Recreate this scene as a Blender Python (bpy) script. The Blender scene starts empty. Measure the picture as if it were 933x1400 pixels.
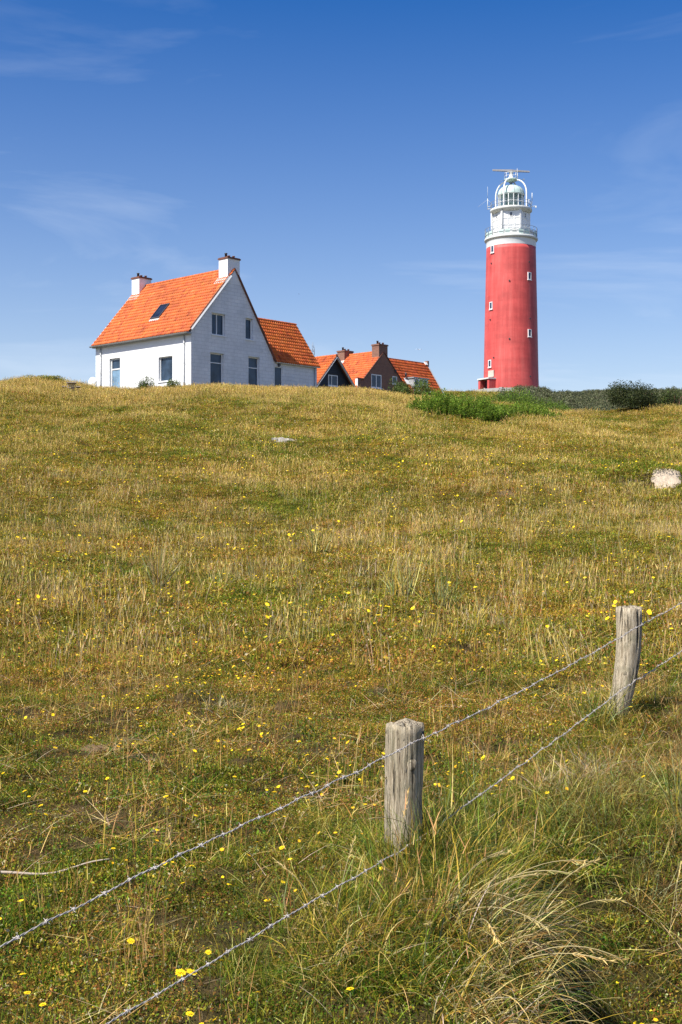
import bpy, bmesh, math, random
import numpy as np
from mathutils import Vector, Matrix, geometry

R = math.radians
scene = bpy.context.scene
COL = scene.collection
rng = np.random.default_rng(7)
random.seed(7)

# ------------------------------------------------------------------ camera, sky, sun, exposure
F = 1663.0                       # focal length in photo pixels (933 x 1400)
cam_d = bpy.data.cameras.new('camera')
cam = bpy.data.objects.new('camera', cam_d)
COL.objects.link(cam)
cam.location = (0, 0, 0)         # eye level is z = 0
cam.rotation_euler = (R(90), 0, 0)
cam_d.sensor_fit = 'VERTICAL'
cam_d.sensor_height = 36.0
cam_d.sensor_width = 24.0
cam_d.lens = 36.0 * F / 1400.0
cam_d.clip_start = 0.05
cam_d.clip_end = 6000
scene.camera = cam

SUN_AZ = 230.0                   # clockwise from +Y: behind the camera, to the left
SUN_EL = 50.0
world = bpy.data.worlds.new('World')
scene.world = world
world.use_nodes = True
wn = world.node_tree.nodes
wl = world.node_tree.links
wn.clear()
w_out = wn.new('ShaderNodeOutputWorld')
w_bg = wn.new('ShaderNodeBackground')
w_bg.inputs['Strength'].default_value = 0.10
sky = wn.new('ShaderNodeTexSky')
sky.sky_type = 'NISHITA'
sky.sun_disc = False
sky.sun_elevation = R(SUN_EL)
sky.sun_rotation = R(SUN_AZ)
sky.altitude = 0
sky.air_density = 1.0
sky.dust_density = 1.3
sky.ozone_density = 4.5
# thin cirrus: noise on a plane high above, stretched along the wind
w_tc = wn.new('ShaderNodeTexCoord')
w_sep = wn.new('ShaderNodeSeparateXYZ')
wl.new(w_tc.outputs['Generated'], w_sep.inputs[0])
w_z = wn.new('ShaderNodeMath'); w_z.operation = 'MAXIMUM'; w_z.inputs[1].default_value = 0.0
wl.new(w_sep.outputs['Z'], w_z.inputs[0])
w_za = wn.new('ShaderNodeMath'); w_za.operation = 'ADD'; w_za.inputs[1].default_value = 0.12
wl.new(w_z.outputs[0], w_za.inputs[0])
w_dx = wn.new('ShaderNodeMath'); w_dx.operation = 'DIVIDE'
wl.new(w_sep.outputs['X'], w_dx.inputs[0]); wl.new(w_za.outputs[0], w_dx.inputs[1])
w_dy = wn.new('ShaderNodeMath'); w_dy.operation = 'DIVIDE'
wl.new(w_sep.outputs['Y'], w_dy.inputs[0]); wl.new(w_za.outputs[0], w_dy.inputs[1])
w_cmb = wn.new('ShaderNodeCombineXYZ')
wl.new(w_dx.outputs[0], w_cmb.inputs[0]); wl.new(w_dy.outputs[0], w_cmb.inputs[1])
w_map = wn.new('ShaderNodeMapping')
w_map.inputs['Location'].default_value = (11.87, 14.64, 0)
w_map.inputs['Rotation'].default_value = (0, 0, R(12))
w_map.inputs['Scale'].default_value = (0.9, 1.7, 1.0)
wl.new(w_cmb.outputs[0], w_map.inputs[0])
w_n1 = wn.new('ShaderNodeTexNoise')
w_n1.inputs['Scale'].default_value = .8
w_n1.inputs['Detail'].default_value = 6
w_n1.inputs['Roughness'].default_value = 0.56
w_n1.inputs['Distortion'].default_value = 1.1
wl.new(w_map.outputs[0], w_n1.inputs['Vector'])
w_r1 = wn.new('ShaderNodeMapRange')
w_r1.inputs['From Min'].default_value = 0.50
w_r1.inputs['From Max'].default_value = 0.86
w_r1.inputs['To Max'].default_value = 0.32
wl.new(w_n1.outputs['Fac'], w_r1.inputs['Value'])
w_hsv = wn.new('ShaderNodeHueSaturation')
w_hsv.inputs['Hue'].default_value = .512
w_hsv.inputs['Saturation'].default_value = 1.37
w_hsv.inputs['Value'].default_value = .92
wl.new(sky.outputs[0], w_hsv.inputs['Color'])
w_mix = wn.new('ShaderNodeMixRGB')
w_mix.inputs['Color2'].default_value = (5.6, 6.3, 7.3, 1)
# thin high haze: the lower the view, the longer the path through it
w_hz = wn.new('ShaderNodeMath'); w_hz.operation = 'ADD'; w_hz.inputs[1].default_value = .08
wl.new(w_z.outputs[0], w_hz.inputs[0])
w_hd = wn.new('ShaderNodeMath'); w_hd.operation = 'DIVIDE'; w_hd.inputs[0].default_value = .13
wl.new(w_hz.outputs[0], w_hd.inputs[1])
w_hs = wn.new('ShaderNodeMath'); w_hs.operation = 'SUBTRACT'; w_hs.inputs[1].default_value = .275; w_hs.use_clamp = True
wl.new(w_hd.outputs[0], w_hs.inputs[0])
w_hm = wn.new('ShaderNodeMath'); w_hm.operation = 'MINIMUM'; w_hm.inputs[1].default_value = .72
wl.new(w_hs.outputs[0], w_hm.inputs[0])
w_sum = wn.new('ShaderNodeMath'); w_sum.operation = 'ADD'; w_sum.use_clamp = True
wl.new(w_hm.outputs[0], w_sum.inputs[0]); wl.new(w_r1.outputs[0], w_sum.inputs[1])
wl.new(w_sum.outputs[0], w_mix.inputs['Fac'])
wl.new(w_hsv.outputs[0], w_mix.inputs['Color1'])
wl.new(w_mix.outputs[0], w_bg.inputs['Color'])
wl.new(w_bg.outputs[0], w_out.inputs['Surface'])

sun_d = bpy.data.lights.new('sun', 'SUN')
sun_d.energy = 4.9
sun_d.angle = R(0.53)
sun_d.color = (1.0, 0.95, 0.87)
sun = bpy.data.objects.new('sun', sun_d)
COL.objects.link(sun)
_sd = Vector((math.sin(R(SUN_AZ)) * math.cos(R(SUN_EL)), math.cos(R(SUN_AZ)) * math.cos(R(SUN_EL)), math.sin(R(SUN_EL))))
sun.rotation_euler = (-_sd).to_track_quat('-Z', 'Y').to_euler()
sun.location = _sd * 60

scene.view_settings.view_transform = 'Standard'
scene.view_settings.look = 'None'
scene.view_settings.exposure = 0.6
scene.view_settings.gamma = 1.0
scene.view_settings.use_curve_mapping = False
scene.cycles.max_bounces = 5
scene.cycles.diffuse_bounces = 2
scene.cycles.transmission_bounces = 3
scene.cycles.transparent_max_bounces = 12


# ------------------------------------------------------------------ helpers
def tag(o, label=None, cat=None, group=None, kind=None):
    if label: o['label'] = label
    if cat: o['category'] = cat
    if group: o['group'] = group
    if kind: o['kind'] = kind
    return o


def empty(name, loc, rz=0.0):
    o = bpy.data.objects.new(name, None)
    o.empty_display_size = 0.2
    o.location = loc
    o.rotation_euler = (0, 0, rz)
    COL.objects.link(o)
    return o


def link(name, me, mat=None, parent=None):
    o = bpy.data.objects.new(name, me)
    if mat and not me.materials:
        me.materials.append(mat)
    COL.objects.link(o)
    if parent: o.parent = parent
    return o


class MB:
    """collects faces for ONE mesh object"""
    def __init__(self):
        self.v = []; self.f = []; self.c = []; self.sm = []

    def add(self, vs, fs, smooth=False):
        o = len(self.v)
        self.v += [tuple(p) for p in vs]
        for f in fs:
            self.f.append(tuple(i + o for i in f)); self.sm.append(smooth)

    def box(self, x0, x1, y0, y1, z0, z1):
        vs = [(x0,y0,z0),(x1,y0,z0),(x1,y1,z0),(x0,y1,z0),(x0,y0,z1),(x1,y0,z1),(x1,y1,z1),(x0,y1,z1)]
        self.add(vs, [(0,3,2,1),(4,5,6,7),(0,1,5,4),(1,2,6,5),(2,3,7,6),(3,0,4,7)])

    def obox(self, c, ax, ay, az):
        """box from centre and three half-axis vectors"""
        c = Vector(c); ax = Vector(ax); ay = Vector(ay); az = Vector(az)
        vs = [c+sx*ax+sy*ay+sz*az for sz in (-1,1) for sx, sy in ((-1,-1),(1,-1),(1,1),(-1,1))]
        self.add(vs, [(0,3,2,1),(4,5,6,7),(0,1,5,4),(1,2,6,5),(2,3,7,6),(3,0,4,7)])

    def bar(self, a, b, w, h, up=(0,0,1)):
        a = Vector(a); b = Vector(b); d = (b-a)
        L = d.length; d.normalize()
        s = d.cross(Vector(up))
        if s.length < 1e-4: s = d.cross(Vector((0,1,0)))
        s.normalize(); t = s.cross(d)
        self.obox((a+b)/2, d*(L/2), s*(w/2), t*(h/2))

    def tube(self, pts, r, n=8, closed=False, caps=True, smooth=True):
        pts = [Vector(p) for p in pts]
        m = len(pts)
        rr = r if hasattr(r, '__len__') else [r]*m
        vs = []
        prev = None
        for i, p in enumerate(pts):
            if closed: d = pts[(i+1) % m] - pts[i-1]
            else: d = pts[min(i+1, m-1)] - pts[max(i-1, 0)]
            d.normalize()
            if prev is None:
                s = d.cross(Vector((0,0,1)))
                if s.length < 1e-3: s = d.cross(Vector((1,0,0)))
            else:
                s = prev - d*prev.dot(d)
            s.normalize(); prev = s
            t = d.cross(s)
            for k in range(n):
                a = 2*math.pi*k/n
                vs.append(p + (s*math.cos(a) + t*math.sin(a))*rr[i])
        fs = []
        for i in range(m if closed else m-1):
            j = (i+1) % m
            for k in range(n):
                l = (k+1) % n
                fs.append((i*n+k, i*n+l, j*n+l, j*n+k))
        self.add(vs, fs, smooth)
        if caps and not closed:
            o = len(self.v) - len(vs)
            self.f.append(tuple(o+k for k in range(n))[::-1]); self.sm.append(False)
            self.f.append(tuple(o+(m-1)*n+k for k in range(n))); self.sm.append(False)

    def lathe(self, prof, n=48, c=(0,0), smooth=True, a0=0.0, cap=True):
        """prof: (r, z) from the bottom up"""
        vs = []; fs = []
        for (r, z) in prof:
            for k in range(n):
                a = a0 + 2*math.pi*k/n
                vs.append((c[0]+r*math.sin(a), c[1]-r*math.cos(a), z))
        for i in range(len(prof)-1):
            for k in range(n):
                l = (k+1) % n
                fs.append((i*n+k, i*n+l, (i+1)*n+l, (i+1)*n+k))
        o = len(self.v)
        self.add(vs, fs, smooth)
        if cap:
            self.f.append(tuple(o+k for k in range(n))[::-1]); self.sm.append(False)
            q = o+(len(prof)-1)*n
            self.f.append(tuple(q+k for k in range(n))); self.sm.append(False)

    def mesh(self, name):
        me = bpy.data.meshes.new(name)
        me.from_pydata([tuple(map(float, p)) for p in self.v], [], self.f)
        me.polygons.foreach_set('use_smooth', self.sm)
        me.update()
        return me

    def build(self, name, mat, parent=None, kind=None):
        o = link(name, self.mesh(name), mat, parent)
        if kind: o['kind'] = kind
        return o


def fast_mesh(name, verts, faces_flat, loop_tot, col=None, smooth=False):
    """numpy -> mesh; faces_flat loop indices, loop_tot per-face counts; col per vertex rgb"""
    me = bpy.data.meshes.new(name)
    nv = len(verts); nl = len(faces_flat); nf = len(loop_tot)
    me.vertices.add(nv); me.loops.add(nl); me.polygons.add(nf)
    me.vertices.foreach_set('co', np.asarray(verts, np.float32).ravel())
    me.loops.foreach_set('vertex_index', np.asarray(faces_flat, np.int32))
    starts = np.zeros(nf, np.int32); starts[1:] = np.cumsum(loop_tot)[:-1]
    me.polygons.foreach_set('loop_start', starts)
    me.polygons.foreach_set('loop_total', np.asarray(loop_tot, np.int32))
    if smooth: me.polygons.foreach_set('use_smooth', np.ones(nf, bool))
    if col is not None:
        at = me.color_attributes.new('Col', 'FLOAT_COLOR', 'POINT')
        c4 = np.ones((nv, 4), np.float32); c4[:, :3] = col
        at.data.foreach_set('color', c4.ravel())
    me.update(calc_edges=True)
    me.validate()
    return me


# ------------------------------------------------------------------ materials
def nodes_of(name):
    m = bpy.data.materials.new(name); m.use_nodes = True
    nt = m.node_tree; nt.nodes.clear()
    out = nt.nodes.new('ShaderNodeOutputMaterial')
    return m, nt, out


def N(nt, typ, **kw):
    n = nt.nodes.new(typ)
    for k, v in kw.items():
        if k in n.inputs.keys() if isinstance(k, str) else False:
            n.inputs[k].default_value = v
        else:
            setattr(n, k, v)
    return n


def noise(nt, scale, detail=4, rough=0.6, vec=None, dist=0.0):
    n = nt.nodes.new('ShaderNodeTexNoise')
    n.inputs['Scale'].default_value = scale
    n.inputs['Detail'].default_value = detail
    n.inputs['Roughness'].default_value = rough
    n.inputs['Distortion'].default_value = dist
    if vec: nt.links.new(vec, n.inputs['Vector'])
    return n


def ramp(nt, fac, stops):
    r = nt.nodes.new('ShaderNodeValToRGB')
    el = r.color_ramp.elements
    while len(el) < len(stops): el.new(0.5)
    for e, (p, c) in zip(el, stops):
        e.position = p
        e.color = (*c, 1) if hasattr(c, '__len__') else (c, c, c, 1)
    nt.links.new(fac, r.inputs['Fac'])
    return r


def mixc(nt, fac, a, b, mode='MIX'):
    m = nt.nodes.new('ShaderNodeMixRGB'); m.blend_type = mode
    for key, val in (('Fac', fac), ('Color1', a), ('Color2', b)):
        if hasattr(val, 'links'): nt.links.new(val, m.inputs[key])
        elif key == 'Fac': m.inputs[key].default_value = val
        else: m.inputs[key].default_value = (*val, 1)
    return m.outputs[0]


def plain(name, col, rough=0.6, var=0.12, scale=3.0, metal=0.0, bump=0.0, bscale=20, spec=0.5):
    m, nt, out = nodes_of(name)
    p = nt.nodes.new('ShaderNodeBsdfPrincipled')
    tc = nt.nodes.new('ShaderNodeTexCoord')
    n = noise(nt, scale, 6, 0.65, tc.outputs['Object'])
    lo = tuple(c*(1-var) for c in col); hi = tuple(min(1, c*(1+var)) for c in col)
    r = ramp(nt, n.outputs['Fac'], [(0.3, lo), (0.7, hi)])
    nt.links.new(r.outputs[0], p.inputs['Base Color'])
    p.inputs['Roughness'].default_value = rough
    p.inputs['Metallic'].default_value = metal
    p.inputs['Specular IOR Level'].default_value = spec
    if bump:
        nb = noise(nt, bscale, 5, 0.7, tc.outputs['Object'])
        b = nt.nodes.new('ShaderNodeBump'); b.inputs['Strength'].default_value = bump
        b.inputs['Distance'].default_value = 0.02
        nt.links.new(nb.outputs['Fac'], b.inputs['Height'])
        nt.links.new(b.outputs[0], p.inputs['Normal'])
    nt.links.new(p.outputs[0], out.inputs[0])
    return m


def masonry(name, c1, c2, mortar, bw, bh, ms, dirt, dirt_amt, bump=0.5, rough=0.8, drip=False):
    """brick pattern on (x+y, z) of the object's own coordinates"""
    m, nt, out = nodes_of(name)
    L = nt.links
    p = nt.nodes.new('ShaderNodeBsdfPrincipled')
    tc = nt.nodes.new('ShaderNodeTexCoord')
    s = nt.nodes.new('ShaderNodeSeparateXYZ'); L.new(tc.outputs['Object'], s.inputs[0])
    a = nt.nodes.new('ShaderNodeMath'); a.operation = 'ADD'
    L.new(s.outputs[0], a.inputs[0]); L.new(s.outputs[1], a.inputs[1])
    c = nt.nodes.new('ShaderNodeCombineXYZ')
    L.new(a.outputs[0], c.inputs[0]); L.new(s.outputs[2], c.inputs[1])
    b = nt.nodes.new('ShaderNodeTexBrick')
    b.inputs['Color1'].default_value = (*c1, 1); b.inputs['Color2'].default_value = (*c2, 1)
    b.inputs['Mortar'].default_value = (*mortar, 1)
    b.inputs['Scale'].default_value = 1.0
    b.inputs['Brick Width'].default_value = bw; b.inputs['Row Height'].default_value = bh
    b.inputs['Mortar Size'].default_value = ms; b.inputs['Mortar Smooth'].default_value = 0.3
    L.new(c.outputs[0], b.inputs['Vector'])
    n = noise(nt, 0.9, 7, 0.7, tc.outputs['Object'], 0.4)
    rr = ramp(nt, n.outputs['Fac'], [(0.42, 0.0), (0.72, 1.0)])
    mm = nt.nodes.new('ShaderNodeMath'); mm.operation = 'MULTIPLY'; mm.inputs[1].default_value = dirt_amt
    L.new(rr.outputs[0], mm.inputs[0])
    col = mixc(nt, mm.outputs[0], b.outputs['Color'], dirt)
    n2 = noise(nt, 12, 4, 0.7, tc.outputs['Object'])
    r2 = ramp(nt, n2.outputs['Fac'], [(0.3, 0.9), (0.7, 1.05)])
    col = mixc(nt, 1.0, col, r2.outputs[0], 'MULTIPLY')
    L.new(col, p.inputs['Base Color'])
    p.inputs['Roughness'].default_value = rough
    p.inputs['Specular IOR Level'].default_value = 0.25
    bp = nt.nodes.new('ShaderNodeBump'); bp.inputs['Strength'].default_value = bump
    bp.inputs['Distance'].default_value = 0.012; bp.invert = True
    L.new(b.outputs['Fac'], bp.inputs['Height'])
    L.new(bp.outputs[0], p.inputs['Normal'])
    L.new(p.outputs[0], out.inputs[0])
    return m


def vcol_mat(name, rough=0.7, trans=0.3, patch=None, spec=0.2, vary=0.25):
    """colour from the mesh's own Col attribute (each leaf, blade or tile has its own), with a slow
    change from place to place where patch is given (list of ramp stops multiplied in)"""
    m, nt, out = nodes_of(name)
    L = nt.links
    at = nt.nodes.new('ShaderNodeAttribute'); at.attribute_name = 'Col'
    col = at.outputs['Color']
    g = nt.nodes.new('ShaderNodeNewGeometry')
    if patch:
        for sc, stops, amt in patch:
            n = noise(nt, sc, 5, 0.62, g.outputs['Position'], 0.3)
            r = ramp(nt, n.outputs['Fac'], stops)
            col = mixc(nt, amt, col, r.outputs[0], 'MULTIPLY')
    oi = nt.nodes.new('ShaderNodeObjectInfo')
    rv = ramp(nt, oi.outputs['Random'], [(0.0, 1-vary), (1.0, 1+vary)])
    col = mixc(nt, 1.0, col, rv.outputs[0], 'MULTIPLY')
    p = nt.nodes.new('ShaderNodeBsdfPrincipled')
    p.inputs['Roughness'].default_value = rough
    p.inputs['Specular IOR Level'].default_value = spec
    L.new(col, p.inputs['Base Color'])
    if trans > 0:
        t = nt.nodes.new('ShaderNodeBsdfTranslucent')
        L.new(col, t.inputs['Color'])
        mx = nt.nodes.new('ShaderNodeMixShader'); mx.inputs[0].default_value = trans
        L.new(p.outputs[0], mx.inputs[1]); L.new(t.outputs[0], mx.inputs[2])
        L.new(mx.outputs[0], out.inputs[0])
    else:
        L.new(p.outputs[0], out.inputs[0])
    return m


def glass_dark(name, col, rough=0.06):
    m, nt, out = nodes_of(name)
    p = nt.nodes.new('ShaderNodeBsdfPrincipled')
    tc = nt.nodes.new('ShaderNodeTexCoord')
    n = noise(nt, 1.2, 3, 0.5, tc.outputs['Object'])
    r = ramp(nt, n.outputs['Fac'], [(0.35, tuple(c*0.6 for c in col)), (0.65, tuple(c*1.5 for c in col))])
    nt.links.new(r.outputs[0], p.inputs['Base Color'])
    p.inputs['Roughness'].default_value = rough
    p.inputs['Specular IOR Level'].default_value = 0.4
    nt.links.new(p.outputs[0], out.inputs[0])
    return m


M = {}
M['white_wall'] = masonry('white_painted_brick', (.84,.84,.83), (.81,.81,.80), (.78,.78,.77), .44, .21, .012, (.70,.70,.68), .35, .3)
M['gable_wall'] = masonry('weathered_white_brick', (.81,.81,.81), (.76,.765,.77), (.66,.665,.67), .60, .25, .020, (.52,.525,.53), .6, .6)
M['brown_brick'] = masonry('brown_brick', (.30,.135,.085), (.215,.095,.063), (.27,.20,.155), .22, .075, .012, (.10,.05,.04), .4, .5)
M['white_paint'] = plain('white_paint', (.80,.80,.78), .45, .05)
M['cast_white'] = plain('white_cast_iron', (.80,.80,.77), .5, .06, 2.0)
M['offwhite'] = plain('offwhite_concrete', (.66,.67,.62), .7, .10, 2.0)
M['pale_green'] = plain('pale_green_paint', (.50,.62,.55), .45, .10, 1.5)
M['grey_paint'] = plain('grey_paint', (.34,.36,.36), .5, .10)
M['zinc'] = plain('zinc_gutter', (.36,.37,.37), .45, .15, 4, .3)
M['dark_metal'] = plain('dark_metal', (.045,.045,.05), .5, .2)
M['rail_metal'] = plain('rail_metal', (.20,.23,.26), .5, .2)
M['lead'] = plain('lead_flashing', (.50,.51,.51), .6, .12)
M['brown_verge'] = plain('brown_verge', (.16,.06,.035), .7, .25, 6)
M['black_board'] = plain('black_tarred_board', (.012,.014,.017), .55, .3, 5, bump=.3)
M['concrete'] = plain('old_concrete', (.55,.50,.42), .9, .18, 4, bump=.5, bscale=30)
M['paving'] = plain('grey_concrete_wall', (.36,.35,.33), .9, .2, 2, bump=.4, bscale=10)
M['glass'] = glass_dark('window_glass', (.030,.052,.085))
M['glass_daylight'] = glass_dark('daylight_tinted_window_glass', (.16,.26,.36), .08)  # pale blue colour stands in for daylight seen through the house
M['skylight_glass'] = glass_dark('skylight_glass', (.018,.022,.035), .1)
M['plaque'] = plain('stone_plaque', (.48,.43,.36), .8, .1)
M['pot'] = plain('chimney_pot', (.20,.09,.055), .8, .2)
M['gull_white'] = plain('gull_feathers', (.78,.78,.77), .8, .05)
M['gull_grey'] = plain('gull_wing_tip', (.10,.10,.11), .8, .1)
M['wood_pale'] = plain('weathered_pale_wood', (.42,.34,.26), .85, .2, 8)
M['radar'] = plain('radar_grey', (.34,.33,.33), .5, .12)
M['tile'] = vcol_mat('orange_pantile', .65, 0.0, None, .3, 0.0)


def red_tower():
    m, nt, out = nodes_of('red_tower_paint')
    L = nt.links
    p = nt.nodes.new('ShaderNodeBsdfPrincipled')
    tc = nt.nodes.new('ShaderNodeTexCoord')
    mp = nt.nodes.new('ShaderNodeMapping'); mp.inputs['Scale'].default_value = (1.0, 1.0, .07)
    L.new(tc.outputs['Object'], mp.inputs[0])
    n = noise(nt, 1.6, 7, .65, mp.outputs[0])           # rain streaks
    r = ramp(nt, n.outputs['Fac'], [(.28, (.48,.062,.055)), (.50, (.60,.088,.076)), (.74, (.66,.135,.115))])
    n2 = noise(nt, .35, 6, .7, tc.outputs['Object'])
    r2 = ramp(nt, n2.outputs['Fac'], [(.33, .80), (.65, 1.08)])
    col = mixc(nt, 1.0, r.outputs[0], r2.outputs[0], 'MULTIPLY')
    mp2 = nt.nodes.new('ShaderNodeMapping'); mp2.inputs['Scale'].default_value = (.10, .10, .9)
    L.new(tc.outputs['Object'], mp2.inputs[0])
    n4 = noise(nt, 1.0, 5, .6, mp2.outputs[0])          # bands left by painting lifts
    r4 = ramp(nt, n4.outputs['Fac'], [(.40, .90), (.60, 1.04)])
    col = mixc(nt, 1.0, col, r4.outputs[0], 'MULTIPLY')
    L.new(col, p.inputs['Base Color'])
    p.inputs['Roughness'].default_value = .55
    p.inputs['Specular IOR Level'].default_value = .35
    n3 = noise(nt, 5, 5, .7, tc.outputs['Object'])
    b = nt.nodes.new('ShaderNodeBump'); b.inputs['Strength'].default_value = .25; b.inputs['Distance'].default_value = .03
    L.new(n3.outputs['Fac'], b.inputs['Height']); L.new(b.outputs[0], p.inputs['Normal'])
    L.new(p.outputs[0], out.inputs[0])
    return m


M['red'] = red_tower()


def lantern_glass():
    m, nt, out = nodes_of('lantern_glass')
    L = nt.links
    tr = nt.nodes.new('ShaderNodeBsdfTransparent'); tr.inputs[0].default_value = (.72,.84,.82,1)
    p = nt.nodes.new('ShaderNodeBsdfPrincipled')
    tc = nt.nodes.new('ShaderNodeTexCoord')
    n = noise(nt, 2, 2, .5, tc.outputs['Object'])
    r = ramp(nt, n.outputs['Fac'], [(.3, (.10,.15,.15)), (.7, (.16,.22,.22))])
    L.new(r.outputs[0], p.inputs['Base Color'])
    p.inputs['Roughness'].default_value = .05
    mx = nt.nodes.new('ShaderNodeMixShader'); mx.inputs[0].default_value = .42
    L.new(tr.outputs[0], mx.inputs[1]); L.new(p.outputs[0], mx.inputs[2]); L.new(mx.outputs[0], out.inputs[0])
    return m


M['lantern_glass'] = lantern_glass()


def old_wood():
    m, nt, out = nodes_of('silvery_weathered_wood')
    L = nt.links
    p = nt.nodes.new('ShaderNodeBsdfPrincipled')
    tc = nt.nodes.new('ShaderNodeTexCoord')
    mp = nt.nodes.new('ShaderNodeMapping'); mp.inputs['Scale'].default_value = (1, 1, .055)
    L.new(tc.outputs['Object'], mp.inputs[0])
    n = noise(nt, 130, 6, .7, mp.outputs[0], .3)
    r = ramp(nt, n.outputs['Fac'], [(.30, (.07,.052,.038)), (.42, (.28,.225,.15)), (.56, (.49,.415,.295)), (.74, (.63,.545,.40))])
    n2 = noise(nt, 12, 5, .65, tc.outputs['Object'], .4)
    r2 = ramp(nt, n2.outputs['Fac'], [(.46, 0.0), (.68, .55)])
    col = mixc(nt, r2.outputs[0], r.outputs[0], (.20,.195,.12))      # lichen-grey green stains
    n3 = noise(nt, 45, 4, .7, mp.outputs[0], .2)
    r3 = ramp(nt, n3.outputs['Fac'], [(.36, .18), (.43, 1.0)])       # dark weather cracks
    col = mixc(nt, 1.0, col, r3.outputs[0], 'MULTIPLY')
    L.new(col, p.inputs['Base Color'])
    p.inputs['Roughness'].default_value = .9
    p.inputs['Specular IOR Level'].default_value = .15
    ad = nt.nodes.new('ShaderNodeMath'); ad.operation = 'ADD'
    L.new(n.outputs['Fac'], ad.inputs[0]); L.new(r3.outputs[0], ad.inputs[1])
    b = nt.nodes.new('ShaderNodeBump'); b.inputs['Strength'].default_value = 1.0; b.inputs['Distance'].default_value = .009
    L.new(ad.outputs[0], b.inputs['Height']); L.new(b.outputs[0], p.inputs['Normal'])
    L.new(p.outputs[0], out.inputs[0])
    return m


M['old_wood'] = old_wood()
M['wire'] = plain('galvanised_wire', (.45,.41,.37), .6, .4, 30, .0)


def ground_mat():
    m, nt, out = nodes_of('dune_turf_soil')
    L = nt.links
    p = nt.nodes.new('ShaderNodeBsdfPrincipled')
    g = nt.nodes.new('ShaderNodeNewGeometry')
    P = g.outputs['Position']
    n1 = noise(nt, .35, 6, .65, P, .4)
    base = ramp(nt, n1.outputs['Fac'], [(.32, (.055,.055,.014)), (.5, (.090,.068,.024)), (.68, (.140,.095,.042))])
    n2 = noise(nt, 5.5, 6, .7, P, .5)
    fine = ramp(nt, n2.outputs['Fac'], [(.30, (.035,.040,.010)), (.48, (.075,.058,.022)), (.62, (.13,.085,.040)), (.78, (.24,.18,.09))])
    col = mixc(nt, .55, base.outputs[0], fine.outputs[0])
    n3 = noise(nt, 45, 5, .75, P)
    r3 = ramp(nt, n3.outputs['Fac'], [(.3, .62), (.7, 1.35)])
    col = mixc(nt, 1.0, col, r3.outputs[0], 'MULTIPLY')
    L.new(col, p.inputs['Base Color'])
    p.inputs['Roughness'].default_value = .95
    p.inputs['Specular IOR Level'].default_value = .1
    b = nt.nodes.new('ShaderNodeBump'); b.inputs['Strength'].default_value = .8; b.inputs['Distance'].default_value = .04
    ad = nt.nodes.new('ShaderNodeMath'); ad.operation = 'ADD'
    L.new(n2.outputs['Fac'], ad.inputs[0]); L.new(n3.outputs['Fac'], ad.inputs[1])
    L.new(ad.outputs[0], b.inputs['Height']); L.new(b.outputs[0], p.inputs['Normal'])
    L.new(p.outputs[0], out.inputs[0])
    return m


M['ground'] = ground_mat()
M['sand'] = plain('dry_sand', (.52,.425,.315), .95, .25, 9, bump=.8, bscale=60, spec=.1)
M['bare_soil'] = plain('bare_mossy_soil', (.16,.11,.06), .95, .35, 18, bump=.8, bscale=50, spec=.1)

GREEN = np.array([.145, .200, .016]); OLIVE = np.array([.275, .235, .026]); GOLD = np.array([.44, .315, .040])
BROWN = np.array([.33, .165, .042]); STRAW = np.array([.60, .46, .165]); PINK = np.array([.43, .255, .105])
GREY = np.array([.47, .385, .245]); BLUEGREEN = np.array([.21, .25, .085]); DEEP = np.array([.045, .085, .010])
M['turf'] = vcol_mat('turf_blades', .65, .30, [(.22, [(.32, (.66,.92,.62)), (.5, (1.0,1.0,1.0)), (.66, (1.22,1.06,1.0))], 1.0),
                                              (1.6, [(.32, (.62,.80,.60)), (.5, (1.0,1.0,1.0)), (.68, (1.25,1.16,1.05))], .9)], .12, .42)
M['stalk'] = vcol_mat('dry_stalks', .6, .15, [(.4, [(.35, (.85,.88,.8)), (.65, (1.15,1.05,1.0))], 1.0)], .12, .2)
M['tuft'] = vcol_mat('tuft_blades', .5, .28, None, .35, .12)
M['leaf'] = vcol_mat('shrub_leaves', .55, .40, None, .3, .12)
M['petal'] = plain('yellow_petals', (.86,.60,.012), .6, .10, 60, spec=.2)
M['petal_orange'] = plain('orange_yellow_petals', (.80,.42,.012), .6, .15, 60, spec=.2)
M['flower_stem'] = plain('flower_stem', (.13,.15,.035), .6, .2, 30)


# ------------------------------------------------------------------ the lie of the land
_W = [(rng.uniform(0, 2*math.pi), rng.uniform(0, 2*math.pi)) for _ in range(64)]


def waves(x, y, lam, i0, n=7):
    s = 0
    for i in range(n):
        a, ph = _W[(i0+i) % 64]
        k = 2*math.pi/(lam*(0.7+0.6*((i*37) % n)/n))
        s = s + np.sin(k*(math.cos(a)*x + math.sin(a)*y) + ph)
    return s/math.sqrt(n/2)/1.6


def sstep(a, b, t):
    t = np.clip((t-a)/(b-a), 0, 1)
    return t*t*(3-2*t)


PY = [-60, 0, 3, 5, 7, 10, 14, 20, 30, 45, 60, 72, 78, 84, 110, 3000]
PZ = [-1.9, -1.62, -1.50, -1.36, -1.28, -1.15, -.90, -.30, 1.0, 3.0, 5.15, 7.05, 7.85, 8.0, 7.6, 6]
CX = [-60, -30, -21.9, -19.5, -17.5, -15.8, -11.5, -7.8, -3.1, .65, 3.9, 6.3, 9.1, 13.8, 15.7, 21.9, 40, 80]
CZ = [8.0, 8.3, 8.40, 8.62, 8.40, 8.02, 8.2, 8.30, 8.2, 7.93, 7.62, 7.41, 7.08, 6.70, 6.66, 6.80, 6.5, 6.5]


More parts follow.
